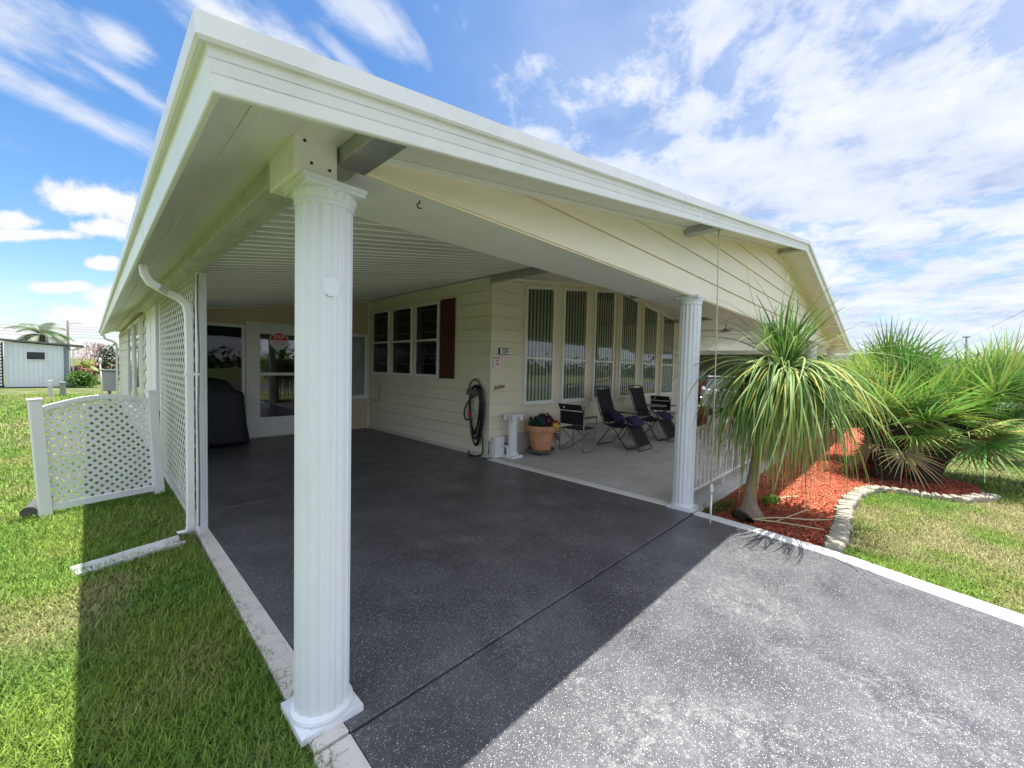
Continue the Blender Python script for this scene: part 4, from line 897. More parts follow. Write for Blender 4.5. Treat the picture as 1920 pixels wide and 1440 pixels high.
# hook of spigot
sp = thing('spigot', 'small white outdoor tap on a stub pipe at the wall foot beside the pedestal', 'tap', (4.2, 3.05, 0))
mb = MB(); mb.tube([(4.21, 3.15, .20), (4.215, 3.08, .215), (4.225, 3.05, .19), (4.235, 3.04, .05), (4.24, 3.03, .012)], .015, 8); tt = mb.build('pipe', vinyl, sp, smooth=True)
mb = MB(); mb.lathe([(.02, 0), (.03, .01), (.03, .02), (.02, .03)], 12, (4.215, 3.075, .235)); mb.build('handwheel', black, sp, smooth=True)
# wall cable loose
wc = thing('loose_wire', 'thin loose wire curling out of the side wall below the windows', 'wire', (3.97, 7.0, .9))
mb = MB(); mb.tube(smoothp([(3.975, 7.5, .72), (3.96, 7.1, .70), (3.96, 6.98, .85), (3.965, 7.02, 1.0), (3.97, 6.92, 1.02)]), .006, 6); mb.build('wire', M('grey_wire', (.2, .2, .2), .6), wc, smooth=True)
# grill under cover
gr = thing('covered_grill', 'barbecue grill under a black cloth cover beside the carport door', 'grill', (.88, 7.2, 0))
mb = MB(); rings = []
for (z, hx, hy, dx) in ((.03, .50, .30, 0), (.10, .505, .305, 0), (.5, .47, .29, -.02), (.75, .46, .28, -.03), (.9, .46, .28, -.03), (.98, .44, .27, -.04), (1.02, .36, .25, -.08), (1.12, .31, .22, -.09), (1.19, .25, .17, -.09), (1.215, .17, .10, -.09)):
    ring = []
    for j in range(48):
        a = 2*math.pi*j/48; c_, s_ = math.cos(a), math.sin(a); e = .28
        q = 1+(.03*math.sin(a*9+z*4)+.02*math.sin(a*17+z*9))*max(0, 1-z/1.1)
        ring.append((.86+dx+hx*q*math.copysign(abs(c_)**e, c_), 7.22+hy*q*math.copysign(abs(s_)**e, s_), z))
    rings.append(ring)
mb.loft(rings); cv = mb.build('cover', cover_m, gr, smooth=True)
text('lettering', 'nexgr', .085, M('grey_print', (.35, .35, .36), .6), (.64, 6.972, 1.045), (1, 0, 0), (0, -.2, 1), gr, bold=.001)
# pedestal
pd = thing('garden_pedestal', 'white plaster pedestal shaped like a small fluted column against the corner wall', 'pedestal', (4.36, 3.10, .0))
mb = MB(); px, py = 4.37, 3.07; mb.box(px-.13, py-.13, .001, px+.13, py+.13, .045); mb.lathe([(.10, .045), (.105, .06), (.10, .08), (.085, .09), (.09, .10), (.078, .12)], 40, (px, py, 0)); bs = mb.build('base', plaster, pd, smooth=35, bevel=.004)
mb = MB(); mb.lathe([(.077, .11), (.070, .60)], 128, (px, py, 0), lambda a, z: 1-.06*abs(math.sin(a*8))); mb.build('shaft', plaster, pd, smooth=40)
mb = MB(); mb.lathe([(.07, .59), (.078, .60), (.074, .62), (.085, .66), (.10, .70), (.11, .72)], 40, (px, py, 0)); mb.box(px-.125, py-.125, .715, px+.125, py+.125, .75)
for a in range(4):
    c_ = (px+.095*(1 if a in (0, 3) else -1), py+.095*(1 if a < 2 else -1)); mb.lathe([(.03, .645), (.036, .66), (.036, .70), (.03, .714)], 14, (*c_, 0))
mb.build('capital', plaster, pd, smooth=35)
# flower pot
fl = thing('flower_pot', 'terracotta pot of purple, red and yellow flowers on a saucer with casters', 'flower pot', (4.96, 2.9, 0))
qx, qy = 4.97, 2.93
mb = MB(); mb.lathe([(.15, .03), (.15, .05)], 30, (qx, qy, 0)); mb.lathe([(.19, .055), (.235, .065), (.25, .10), (.24, .105), (.225, .075), (.18, .07)], 40, (qx, qy, 0)); mb.build('saucer', saucer_m, fl, smooth=35)
for a in range(4):
    mb = MB(); mb.lathe([(.012, 0), (.018, .006), (.018, .026), (.01, .032)], 12, (qx+.12*math.cos(a*1.57+.5), qy+.12*math.sin(a*1.57+.5), 0)); mb.build('caster', black, fl, smooth=True)
mb = MB(); mb.lathe([(.165, .076), (.172, .08), (.225, .40), (.228, .41), (.262, .412), (.268, .42), (.275, .515), (.272, .525), (.255, .525), (.25, .49), (.1, .485)], 56, (qx, qy, 0)); mb.build('pot', terra, fl, smooth=35)
def leafball(parent, name, spots, seed, mat=None):
    rr = random.Random(seed); mb = MB()
    for (c, rad, n, cols, ls) in spots:
        for i in range(n):
            d = Vector((rr.gauss(0, 1), rr.gauss(0, 1), rr.gauss(0, 1))).normalized(); p = Vector(c)+Vector((d.x*rad[0], d.y*rad[1], d.z*rad[2]))*rr.uniform(.45, 1)
            a = Vector((rr.gauss(0, 1), rr.gauss(0, 1), rr.gauss(0, 1)+.3)).normalized(); b = a.cross(Vector((rr.gauss(0, 1), rr.gauss(0, 1), rr.gauss(0, 1)))).normalized(); l = ls*rr.uniform(.6, 1.3)
            mb.col = tuple(k*rr.uniform(.75, 1.3) for k in rr.choice(cols))
            nrm = a.cross(b)*l*.12
            mb.add([p, p+a*l*.5+b*l*.28+nrm, p+a*l, p+a*l*.5-b*l*.28+nrm], [(0, 1, 2, 3)])
    return mb.build(name, mat or bush_m, parent, fix=False)
purple = [(.10, .01, .05), (.07, .01, .04), (.14, .02, .07)]; gg = [(.04, .10, .03), (.06, .13, .05), (.03, .07, .05)]
leafball(fl, 'foliage', [((qx-.10, qy, .58), (.17, .16, .10), 260, gg, .07), ((qx+.06, qy-.03, .62), (.18, .17, .11), 420, purple, .055), ((qx+.20, qy-.10, .45), (.09, .09, .14), 160, purple, .04), ((qx+.27, qy-.14, .28), (.06, .05, .10), 60, purple, .04), ((qx-.12, qy-.1, .60), (.05, .05, .05), 40, [(.02, .12, .16)], .06)], 1)
leafball(fl, 'red_flower', [((qx+.17, qy-.19, .55), (.06, .06, .06), 90, [(.5, .01, .03), (.6, .02, .05)], .05)], 2)
leafball(fl, 'yellow_flower', [((qx+.06, qy-.27, .515), (.035, .03, .05), 26, [(.75, .55, .03), (.8, .65, .1)], .07)], 3)
# zero gravity recliners
def recliner():
    t = thing('recliner', 'black sling reclining patio chair nearest the camera with a navy cushion on its seat', 'reclining chair', (0, 0, 0), 0, 'black recliners along the porch wall')
    # local: faces -y, seat width in x; origin at the floor under the seat
    w = .27
    for sx in (-1, 1):
        pass
    mb = MB(); bk = [(0, .47, 1.16), (0, .36, .80), (0, .23, .47)]; st = [(0, .23, .47), (0, -.05, .41), (0, -.27, .50)]; ft = [(0, -.27, .50), (0, -.42, .27), (0, -.56, .03)]
    def rails(mb, pts, x, rr_=.012): mb.tube(smoothp([(x, p[1], p[2]) for p in pts], 5), rr_, 8)
    for x in (-w, w): rails(mb, bk, x); 
    mb.tube([(-w, .47, 1.16), (-w+.04, .485, 1.19), (w-.04, .485, 1.19), (w, .47, 1.16)], .012, 8); mb.build('back_frame', frame_dark, t, smooth=True, local=True)
    mb = MB()
    for x in (-w, w): rails(mb, st, x); rails(mb, ft, x)
    mb.tube([(-w, -.56, .03), (-w+.04, -.575, .012), (w-.04, -.575, .012), (w, -.56, .03)], .012, 8); mb.build('seat_frame', frame_dark, t, smooth=True, local=True)
    def sling(mb, pts, hw, sag):
        P = smoothp(pts, 6); n = len(P); m_ = 6; vs = []
        for i, p in enumerate(P):
            for j in range(m_+1):
                u = -1+2*j/m_; s_ = sag*(1-u*u); vs.append((u*hw, p.y+s_*.4, p.z-s_))
        mb.add(vs, [(i*(m_+1)+j, i*(m_+1)+j+1, (i+1)*(m_+1)+j+1, (i+1)*(m_+1)+j) for i in range(n-1) for j in range(m_)])
    mb = MB(); sling(mb, [(0, .46, 1.15), (0, .35, .80), (0, .22, .49)], w-.025, .02); bb = mb.build('backrest', black_fab, t, smooth=True, local=True)
    mb = MB(); sling(mb, [(0, .21, .47), (0, -.05, .40), (0, -.26, .49)], w-.025, .03); mb.build('seat', navy, t, smooth=True, local=True)
    mb = MB(); sling(mb, [(0, -.30, .46), (0, -.42, .27), (0, -.53, .09)], w-.03, .01); mb.build('footrest', black_fab, t, smooth=True, local=True)
    mb = MB()
    for x in (-w, w):
        for (y0, z0, y1, z1) in ((.44, 1.07, .26, .55), (-.32, .43, -.5, .13)):
            for i in range(9):
                q = i/8; yy_, zz_ = y0+(y1-y0)*q, z0+(z1-z0)*q; mb.tube([(x, yy_, zz_), (x-math.copysign(.03, x), yy_, zz_)], .004, 5)
    mb.build('lacing', frame_grey, t, local=True)
    for sx in (-1, 1):
        x = sx*(w+.03); mb = MB(); mb.tube([(x, .34, .02), (x, .10, .33), (x, -.10, .60), (x, -.14, .63)], .011, 8); mb.tube([(x, -.33, .02), (x, -.06, .36), (x, .20, .63), (x, .27, .66)], .011, 8); mb.build('leg', frame_dark, t, smooth=True, local=True)
        mb = MB(); mb.box(x-.028, -.22, .645, x+.028, .24, .668); mb.build('armrest', black, t, bevel=.008, local=True)
    mb = MB()
    for y in (.34, -.33): mb.tube([(-w-.03, y, .012), (w+.03, y, .012)], .012, 8)
    mb.build('base_bar', frame_dark, t, smooth=True, local=True)
    return t
def pillow(mb, c, hx, hy, hz, rot=0, tilt=0):
    n = 12; rings = []
    for i in range(n+1):
        u = -1+2*i/n; ring = []
        for j in range(16):
            a = 2*math.pi*j/16; e = max(0, 1-u**4)**.5
            p = Vector((u*hx, hy*math.copysign(abs(math.cos(a))**.5, math.cos(a))*(.85+.15*e), hz*math.sin(a)*e)); p.rotate(Matrix.Rotation(tilt, 3, 'X')); p.rotate(Matrix.Rotation(rot, 3, 'Z')); ring.append(p+Vector(c))
        rings.append(ring)
    mb.loft(rings)
rc = recliner(); rc.location = (6.82, 2.38, 0); rc.rotation_euler = (0, 0, R(-2)); ORG[rc.name] = Vector(rc.location)
rc2 = dup(rc, (8.35, 2.42, 0), R(-6), 'second black sling reclining patio chair, further right beside the folding table')
for (x, y, z, l) in ((6.78, 2.45, .60, 'square navy cushion leaning on the seat of the nearer recliner'), (6.83, 2.06, .545, 'folded navy throw over the footrest of the nearer recliner'), (8.36, 2.12, .55, 'navy cushion over the footrest of the further recliner')):
    mb = MB()
    if z == .60: pillow(mb, (x, y, z), .22, .17, .07, .25, .7)
    else: pillow(mb, (x, y, z), .24, .14, .045, 0, .55)
    tag(mb.build('cushion', navy, None, smooth=True), l, 'cushion', 'navy cushions on the recliners')
# folding director chairs
def director():
    t = thing('folding_chair', 'black folding chair with a white striped back beside the flower pot', 'folding chair', (0, 0, 0), 0, 'folding camp chairs on the porch')
    # faces +x
    mb = MB()
    bk = [(-.02, -.24, .90), (-.02, .24, .90)]
    mb.prism([(-.25, .52), (.25, .52), (.25, .80), (-.25, .80)], 0, .012, 'x'); 
    k = [(-.03, -.25, .78), (-.03, .25, .78), (-.10, .25, .90), (-.10, -.25, .90)]
    mb.add(k+[(p[0]+.015, p[1], p[2]) for p in k], [(0, 1, 2, 3), (7, 6, 5, 4), (0, 4, 5, 1), (1, 5, 6, 2), (2, 6, 7, 3), (3, 7, 4, 0)]); b_ = mb.build('backrest', black_fab, t, local=True, bevel=.003)
    mb = MB(); mb.box(-.042, -.24, .77, -.030, .24, .785); mb.build('stripe', sign_w, b_, local=True)
    mb = MB(); mb.lathe([(.018, 0), (.018, .004)], 16); 
    for i in range(len(mb.v)): p = mb.v[i]; mb.v[i] = (-.075-p[2], .13+p[0], .84+p[1])
    mb.build('emblem', sign_w, b_, local=True)
    mb = MB(); mb.prism([(-.0, -.23), (.44, -.23), (.44, .23), (0, .23)], .43, .445); mb.build('seat', black_fab, t, local=True, bevel=.004)
    for sy in (-1, 1):
        y = sy*.26
        mb = MB(); mb.tube([(0, y, .88), (0, y, .02), (.03, y, .012), (.42, y, .012), (.45, y, .03), (.45, y, .64)], .012, 8); mb.tube([(0, y, .64), (.46, y, .64)], .011, 8); mb.build('leg', frame_grey, t, smooth=True, local=True)
        mb = MB(); mb.box(.02, y-.025, .65, .44, y+.025, .668); mb.build('armrest', black, t, local=True, bevel=.006)
    mb = MB(); mb.tube([(.03, -.25, .04), (.03, .25, .43)], .009, 6); mb.tube([(.03, .25, .04), (.03, -.25, .43)], .009, 6); mb.tube([(.42, -.25, .04), (.42, .25, .43)], .009, 6); mb.tube([(.42, .25, .04), (.42, -.25, .43)], .009, 6); mb.build('cross_brace', frame_grey, t, smooth=True, local=True)
    return t
dc = director(); dc.location = (5.52, 2.66, 0); dc.rotation_euler = (0, 0, R(2)); ORG[dc.name] = Vector(dc.location)
dup(dc, (9.72, 2.84, 0), R(2), 'second folding chair with a striped black back, behind the round table')
# round folding table at right with curved legs, side table between recliners
def rtable(loc, r, h, label, dark=False):
    t = thing('patio_table', label, 'table', loc); x, y = loc[0], loc[1]
    mb = MB(); mb.lathe([(r-.01, h-.022), (r, h-.016), (r, h-.004), (r-.01, h)], 40, (x, y, 0)); mb.build('table_top', M('table_top_'+('b' if dark else 'a'), (.30, .30, .28), .3), t, smooth=35)
    for k in range(3):
        a = k*2.094+.4; c_, s_ = math.cos(a), math.sin(a)
        mb = MB(); mb.tube(smoothp([(x+r*.8*c_, y+r*.8*s_, h-.025), (x+r*.35*c_, y+r*.35*s_, h*.72), (x+r*.18*c_, y+r*.18*s_, h*.45), (x+r*.5*c_, y+r*.5*s_, h*.12), (x+r*.8*c_, y+r*.8*s_, .01)]), .010, 8); mb.build('leg', frame_dark if dark else frame_grey, t, smooth=True)
    mb = MB(); mb.tube([(x+r*.2*math.cos(a), y+r*.2*math.sin(a), h*.45) for a in np.linspace(0, 6.283, 20)[:-1]], .007, 6, close=True); mb.build('ring', frame_dark if dark else frame_grey, t)
    return t
rtable((7.62, 2.62, 0), .27, .52, 'low round side table between the two recliners', True)
rtable((9.0, 2.70, 0), .31, .71, 'taller round patio table with curved legs in front of the far windows')
# brown-red pot on porch and ramp handrail
bp_ = thing('ceramic_pot', 'brown red ceramic pot standing at the far end of the porch behind the railing', 'pot', (11.3, 2.4, 0))
mb = MB(); mb.lathe([(.15, 0), (.20, .1), (.24, .35), (.22, .5), (.25, .53), (.24, .56), (.21, .55), (.2, .5)], 30, (11.3, 2.4, 0)); mb.build('pot', brownred, bp_, smooth=40)
hr = thing('ramp_handrail', 'white tubular ramp handrail with curled end at the far side of the porch', 'handrail', (9.2, 1.3, 0))
mb = MB()
for y in (1.3, .75):
    mb.tube(smoothp([(9.15, y, .70), (8.95, y, .72), (8.85, y, .85), (8.95, y, 1.0), (9.3, y, 1.04), (11.5, y, 1.28)]), .017, 8)
    for x in (8.98, 9.3, 10.4, 11.4): mb.tube([(x, y, 0), (x, y, 1.0+.1*(x-9.1))], .015, 8)
    mb.tube([(9.0, y, .55), (11.5, y, .80)], .013, 8)
mb.build('rail', white_trim, hr, smooth=True)
mb = MB(); mb.prism([(8.6, .02), (11.9, .02), (11.9, .36), (11.8, .36)], .78, 1.27, 'y'); mb.build('ramp', porch_m, hr)
# ceiling fan
cf = thing('ceiling_fan', 'ceiling fan with orange wooden blades under the porch ceiling', 'ceiling fan', (11.6, 1.9, 2.75))
mb = MB(); mb.tube([(11.6, 1.9, 3.1), (11.6, 1.9, 2.72)], .015, 8); mb.lathe([(.05, 2.66), (.10, 2.68), (.10, 2.74), (.05, 2.77)], 24, (11.6, 1.9, 0)); mb.build('motor', grey_alu, cf, smooth=40)
for k in range(4):
    a = k*1.5708+.5; c_, s_ = math.cos(a), math.sin(a); mb = MB()
    mb.add([(11.6+c_*d-s_*w_, 1.9+s_*d+c_*w_, 2.71+dz+.012*w_*10) for dz in (0, .008) for d, w_ in ((.1, -.05), (.62, -.07), (.66, 0), (.62, .07), (.1, .05))], [(0, 1, 2, 3, 4), (9, 8, 7, 6, 5)]+[(i, (i+1) % 5, 5+(i+1) % 5, 5+i) for i in range(5)]); mb.build('blade', wood_fan, cf)

# ------------------------------------------------------------------ left background
sh = thing('garden_shed', 'pale grey flat sided shed with a small dark window across the left lawn', 'shed', (-2.6, 31, 0))
mb = MB(); mb.prism([(-3.62, 0), (-1.67, 0), (-1.67, 2.10), (-3.62, 2.22)], 29.8, 33, 'y'); sw = mb.build('wall', shed_m, sh)
mb = MB()
for x in np.arange(-3.5, -1.7, .16): mb.box(x, 29.79, 0.02, x+.012, 29.8, 2.08)
mb.build('panel_seam', M('seam', (.58, .62, .64), .6), sw)
mb = MB(); mb.add([(-3.9, 29.6, 2.30), (-.95, 29.6, 2.10), (-.95, 33.2, 2.10), (-3.9, 33.2, 2.30), (-3.9, 29.6, 2.38), (-.95, 29.6, 2.18), (-.95, 33.2, 2.18), (-3.9, 33.2, 2.38)], [(0, 3, 2, 1), (4, 5, 6, 7), (0, 1, 5, 4), (1, 2, 6, 5), (2, 3, 7, 6), (3, 0, 4, 7)]); mb.build('roof', shed_roof, sh)
mb = MB(); mb.box(-2.95, 29.76, 1.34, -2.26, 29.795, 1.80); wf = mb.build('window', shed_m, sh); mb = MB(); mb.box(-2.90, 29.75, 1.39, -2.31, 29.76, 1.75); mb.build('pane', car_glass, wf)
mb = MB(); mb.box(-1.67, 29.9, 0, -1.50, 33, 2.08); mb.build('side_board', M('blue_grey_board', (.25, .29, .34), .6), sh)
for x in (-1.46, -1.33): 
    mb = MB(); mb.tube([(x, 29.85, .05), (x, 29.85, 1.88), (x+.12, 29.85, 1.93), (x+.33, 29.85, 2.05)], .03, 8); mb.build('downspout', vinyl, sh, smooth=True)
lt = thing('trellis', 'white diagonal trellis against a dark gap at the left end of the shed', 'trellis', (-3.8, 29.7, 0))
mb = MB(); lattice(mb, (-4.6, 29.7, .05), (1, 0, 0), (0, 0, 1), .9, 2.2, .11, .045, .02); mb.build('slats', vinyl, lt); mb = MB(); mb.box(-4.6, 29.78, 0, -3.65, 29.8, 2.2); mb.build('backing', M('dark_purple_backing', (.03, .025, .05), .8), lt)
ub = thing('meter_pedestal', 'slim light grey utility pedestal on the lawn in front of the shed', 'utility box', (-1.81, 22.5, -.04))
mb = MB(); mb.prism([(-1.88, 22.4), (-1.75, 22.4), (-1.75, 22.55), (-1.88, 22.55)], -.04, .60); mb.build('housing', M('pale_grey_paint', (.5, .53, .52), .6), ub, bevel=.01); mb = MB(); mb.box(-1.85, 22.385, .40, -1.78, 22.40, .50); mb.build('meter', sign_w, ub)
ub2 = thing('utility_box', 'squat olive grey utility box right of the slim pedestal', 'utility box', (-1.5, 23, -.04))
mb = MB(); mb.prism([(-1.59, -.04), (-1.41, -.04), (-1.42, .48), (-1.58, .48)], 22.9, 23.12, 'y'); mb.build('housing', grey_box, ub2, bevel=.01); mb = MB(); mb.box(-1.60, 22.88, .47, -1.40, 23.14, .52); mb.build('lid', grey_box, ub2, bevel=.01)
up1 = thing('utility_pole', 'wooden utility pole with a thin side arm behind the shed', 'utility pole', (-2.28, 60, 0))
mb = MB(); mb.tube([(-2.28, 60, -.1), (-2.28, 60, 5.25)], .10, 10, rs=[.12, .09]); mb.build('pole', wood_pole, up1, smooth=True)
mb = MB(); mb.tube(smoothp([(-2.28, 60, 4.85), (-1.9, 60, 5.02), (-1.2, 60, 5.0)]), .025, 6); mb.build('arm', wood_pole, up1, smooth=True)
wr = thing('power_lines', 'thin dark power lines crossing low behind the left shed', 'wires', (-3, 70, 4))
mb = MB()
for z in (4.6, 4.9, 5.2, 4.25, 3.9): mb.tube([(-60+6*i, 70, z+.0008*((i-15)**2)) for i in range(24)], .015, 4)
mb.build('wires', M('wire_grey', (.25, .25, .27), .8), wr)
wr2 = thing('overhead_wire', 'single thin overhead wire slanting down at the right edge of the sky', 'wires', (20, -12, 6))
mb = MB(); pA = cam.location+pdir(1990, 548)*22; pB = cam.location+pdir(1800, 640)*50
mb.tube([pA, pA.lerp(pB, .5)-Vector((0, 0, .05)), pB], .012, 4); mb.build('wires', M('wire_grey2', (.2, .2, .22), .8), wr2)
an = thing('antenna_pole', 'slender lattice mast with a small head beyond the palms on the right', 'mast', (60, -24, 0))
q = cam.location+pdir(1812, 632)*70; mb = MB(); mb.tube([(q.x, q.y, -.1), (q.x, q.y, q.z)], .055, 6); mb.box(q.x-.08, q.y-.3, q.z-.06, q.x+.08, q.y+.3, q.z+.06); mb.build('mast', wood_pole, an)

def frondpalm(name, label, base, h, n, L_, cols, seed, trunk=.1, lf=26):
    t = thing(name, label, 'palm', base); rr = random.Random(seed); V, Fc, Cc = [], [], []
    C = Vector(base)+Vector((0, 0, h))
    for k in range(n):
        az = rr.uniform(0, 6.283); el = rr.uniform(.1, 1.2); d = Vector((math.cos(az)*math.cos(el), math.sin(az)*math.cos(el), math.sin(el))); p = C.copy(); pts = [p.copy()]; m_ = 10; l = L_*rr.uniform(.8, 1.1)
        for i in range(m_): d = (d+Vector((0, 0, -.17))).normalized(); p = p+d*l/m_; pts.append(p.copy())
        sd = Vector((-math.sin(az), math.cos(az), 0)); col = rr.choice(cols); leafstrip(V, Fc, Cc, pts, [.03]*11, sd, col)
        for j in range(lf):
            q = (j+2)/(lf+2)*m_; i0 = min(int(q), m_-1); P0 = pts[i0].lerp(pts[i0+1], q-i0); tt = (pts[i0+1]-pts[i0]).normalized()
            for sg in (-1, 1):
                dd = (sd*sg+tt*.7+Vector((0, 0, -.25))).normalized(); ll = l*.26*math.sin(math.pi*min(.95, .15+.8*j/lf)); leafstrip(V, Fc, Cc, [P0, P0+dd*ll*.5, P0+dd*ll-Vector((0, 0, .15*ll))], [.03*L_/1.5, .035*L_/1.5, .006], tt, tuple(c*rr.uniform(.8, 1.3) for c in col))
    mb = MB(); mb.tube([tuple(Vector(base)-Vector((0, 0, .1))), tuple(C)], trunk, 10); mb.build('trunk', wood_pole, t, smooth=True)
    np_mesh('crown', np.array([tuple(p-Vector(base)) for p in V]), np.array(Fc), bush_m, np.array(Cc), t)
frondpalm('feather_palm', 'distant feather palm whose crown shows above the shed roof', (-3.2, 45, -.04), 3.2, 22, 2.0, [(.08, .13, .05), (.11, .16, .07)], 1, .15)
frondpalm('yellow_palm', 'small bright yellow green palm beside the shed', (-1.0, 33.2, -.04), 1.0, 16, 1.1, [(.22, .28, .04), (.3, .3, .05)], 4, .07)
frondpalm('bronze_palm', 'reddish bronze leaved palm right of the yellow palm', (-.55, 34.5, -.04), .8, 20, 1.3, [(.2, .07, .06), (.28, .12, .09)], 6, .07)
hb_ = thing('hedge_bush', 'rounded green bush with broad leaves at the shed corner', 'bush', (-1.05, 29.5, -.04))
leafball(hb_, 'foliage', [((-1.05, 29.4, .40), (.55, .5, .42), 900, [(.09, .2, .03), (.14, .27, .04), (.05, .11, .02)], .15), ((-.7, 29.3, .25), (.35, .4, .28), 400, [(.1, .2, .03), (.14, .26, .04)], .13)], 4)
pf = thing('pink_shrub', 'pink flowering shrub behind the green bush', 'bush', (-1.15, 30.6, -.04)); leafball(pf, 'foliage', [((-1.15, 30.6, .85), (.3, .3, .2), 220, [(.6, .25, .22), (.5, .3, .2)], .12), ((-1.1, 30.7, .5), (.35, .3, .4), 260, [(.05, .1, .03)], .12)], 5)
pk = thing('bare_pink_tree', 'pinkish bare twigged tree rising behind the shed', 'tree', (-.75, 38, -.04))
mb = MB(); rr = random.Random(9)
def branch(p, d, l, r, k):
    q = p+d*l; mb.tube([p, p.lerp(q, .5)+Vector((rr.gauss(0, .03), 0, rr.gauss(0, .03)))*l, q], r, 5, rs=[r, r*.85, r*.6], caps=False)
    if k: 
        for _ in range(3): branch(q, (d+Vector((rr.gauss(0, .45), rr.gauss(0, .45), rr.gauss(.1, .3)))).normalized(), l*.68, r*.58, k-1)
branch(Vector((-.75, 38, -.1)), Vector((0, 0, 1)), 1.0, .07, 5); mb.build('trunk', M('pinkish_twigs', (.34, .22, .22), .9), pk, fix=False)
leafball(pk, 'crown', [((-.55, 38, 1.6), (1.0, .8, .9), 900, [(.45, .3, .3), (.5, .36, .34), (.32, .2, .2)], .10)], 12)
dk = thing('dark_shrub', 'dark green shrub beyond the corner of the home', 'bush', (.35, 33, -.04)); leafball(dk, 'foliage', [((.2, 33, 1.2), (.75, .6, 1.2), 1500, [(.02, .045, .015), (.03, .06, .02)], .14)], 8)
ac = thing('wall_unit', 'grey metal unit with a dark flat lid hanging by the far corner of the home', 'utility box', (-.3, 17.3, 0))
mb = MB(); mb.box(-.42, 17.2, .45, -.06, 17.7, 1.10); mb.build('cabinet', M('unit_grey', (.42, .42, .46), .5), ac, bevel=.01); mb = MB(); mb.box(-.48, 17.15, 1.105, -.04, 17.75, 1.16); mb.build('lid', grey_box, ac, bevel=.008)
mb = MB(); mb.box(-.30, 17.35, -.04, -.22, 17.6, .45); mb.build('stand', grey_box, ac)
wp = thing('white_stake', 'thin white marker stake standing in the lawn beyond the lattice panel', 'stake', (-.42, 21.5, -.04)); mb = MB(); mb.tube([(-.37, 22.0, -.04), (-.42, 22.0, 1.35)], .022, 8); mb.lathe([(.03, 1.35), (.06, 1.4), (.04, 1.5), (.015, 1.55)], 12, (-.42, 22.0, 0)); mb.build('stake', sign_w, wp, smooth=True)

# ------------------------------------------------------------------ right background
nb = thing('neighbour_carport', 'white edged neighbouring carport seen beyond the porch', 'carport', (24, 5, 0))
mb = MB(); mb.box(20, 1.5, 2.66, 30, 11, 2.84); mb.build('roof', white, nb); mb = MB(); mb.box(27.5, 1.7, 0, 27.7, 11, 2.66); mb.build('back_wall', M('neighbour_wall', (.12, .11, .10), .8), nb)
for (x, y) in ((20.3, 5.9), (20.3, 1.9), (20.3, 10.7), (27, 1.9)):
    mb = MB(); mb.lathe([(.12, -.05), (.12, .1), (.08, .15), (.08, 2.5), (.12, 2.55), (.14, 2.66)], 16, (x, y, 0)); mb.build('post', column_w, nb, smooth=30)
nh = thing('neighbour_house', 'low pale neighbouring house behind the palms', 'house', (34, -2, 0))
mb = MB(); mb.box(30.5, -6, 0, 40, 14, 2.4); nw = mb.build('wall', M('neighbour_siding', (.6, .58, .52), .7, var=.05), nh); mb = MB(); mb.prism([(-6.6, 2.45), (14.6, 2.45), (4, 2.9)], 30, 40.5, 'x'); mb.build('roof', M('neighbour_roof', (.45, .45, .44), .6), nh)
for y in (-4.5, -1, 10): 
    mb = MB(); mb.box(30.42, y, 1.0, 30.5, y+1.4, 2.0); mb.build('window', car_glass, nh)
def car(name, label, cat, loc, rz, body, prof, cab, L_=4.4, W_=1.75):
    t = thing(name, label, cat, loc, rz); mb = MB(); n = len(prof); rings = []
    for s_, k in ((-1, .96), (-.97, 1), (.97, 1), (1, .96)):
        rings.append([(x*k, s_*W_/2, .25+(z-.25)*(.97 if k < 1 else 1)) for x, z in prof])
    mb.loft(rings); mb.build('body', body, t, local=True, smooth=35)
    mb = MB(); rings = []
    for s_, k in ((-1, 1), (1, 1)): rings.append([(x, s_*(W_/2-.10-(.12 if z > 1.2 else 0)), z) for x, z in cab])
    mb.loft(rings); mb.build('windows', car_glass, t, local=True, smooth=35)
    zt2 = max(z for x, z in cab); xs_ = [x for x, z in cab if z > zt2-.05]
    mb = MB(); mb.box(min(xs_)-.05, -W_/2+.2, zt2-.01, max(xs_)+.05, W_/2-.2, zt2+.04); mb.build('roof', body, t, local=True, bevel=.015)
    for x in (-L_*.31, L_*.31):
        for s_ in (-1, 1):
            mb = MB(); mb.tube([(x, s_*(W_/2-.2), .32), (x, s_*(W_/2+.01), .32)], .32, 24); w = mb.build('wheel', tyre, t, local=True, smooth=40); mb = MB(); mb.tube([(x, s_*(W_/2+.005), .32), (x, s_*(W_/2+.02), .32)], .19, 16); mb.build('rim', chrome, w, local=True, smooth=40)
    for s_ in (-1, 1): mb = MB(); mb.box(L_/2-.12, s_*(W_/2-.32)-.14, .62, L_/2+.012, s_*(W_/2-.32)+.14, .76); mb.build('headlight', chrome, t, local=True, bevel=.02)
    return t
P1c = [(-2.15, .3), (2.15, .3), (2.2, .55), (2.15, .78), (1.2, .92), (-1.8, .95), (-2.15, .9), (-2.2, .6)]
car('parked_car', 'white car parked beyond the porch railing, partly behind the ponytail palm', 'car', (17.6, 3.6, -.04), R(200), car_white, P1c, [(-1.7, .93), (1.05, .91), (.4, 1.38), (-1.1, 1.40)])
P2c = [(-2.6, .4), (2.6, .4), (2.65, .7), (2.6, 1.0), (1.4, 1.12), (-2.6, 1.12), (-2.65, .8)]
car('parked_pickup', 'dark red pickup truck parked under the neighbouring carport', 'pickup truck', (23.3, 6.8, -.04), R(100), car_red, P2c, [(-.6, 1.1), (1.3, 1.1), (.8, 1.7), (-.5, 1.72)], 5.2, 1.9)

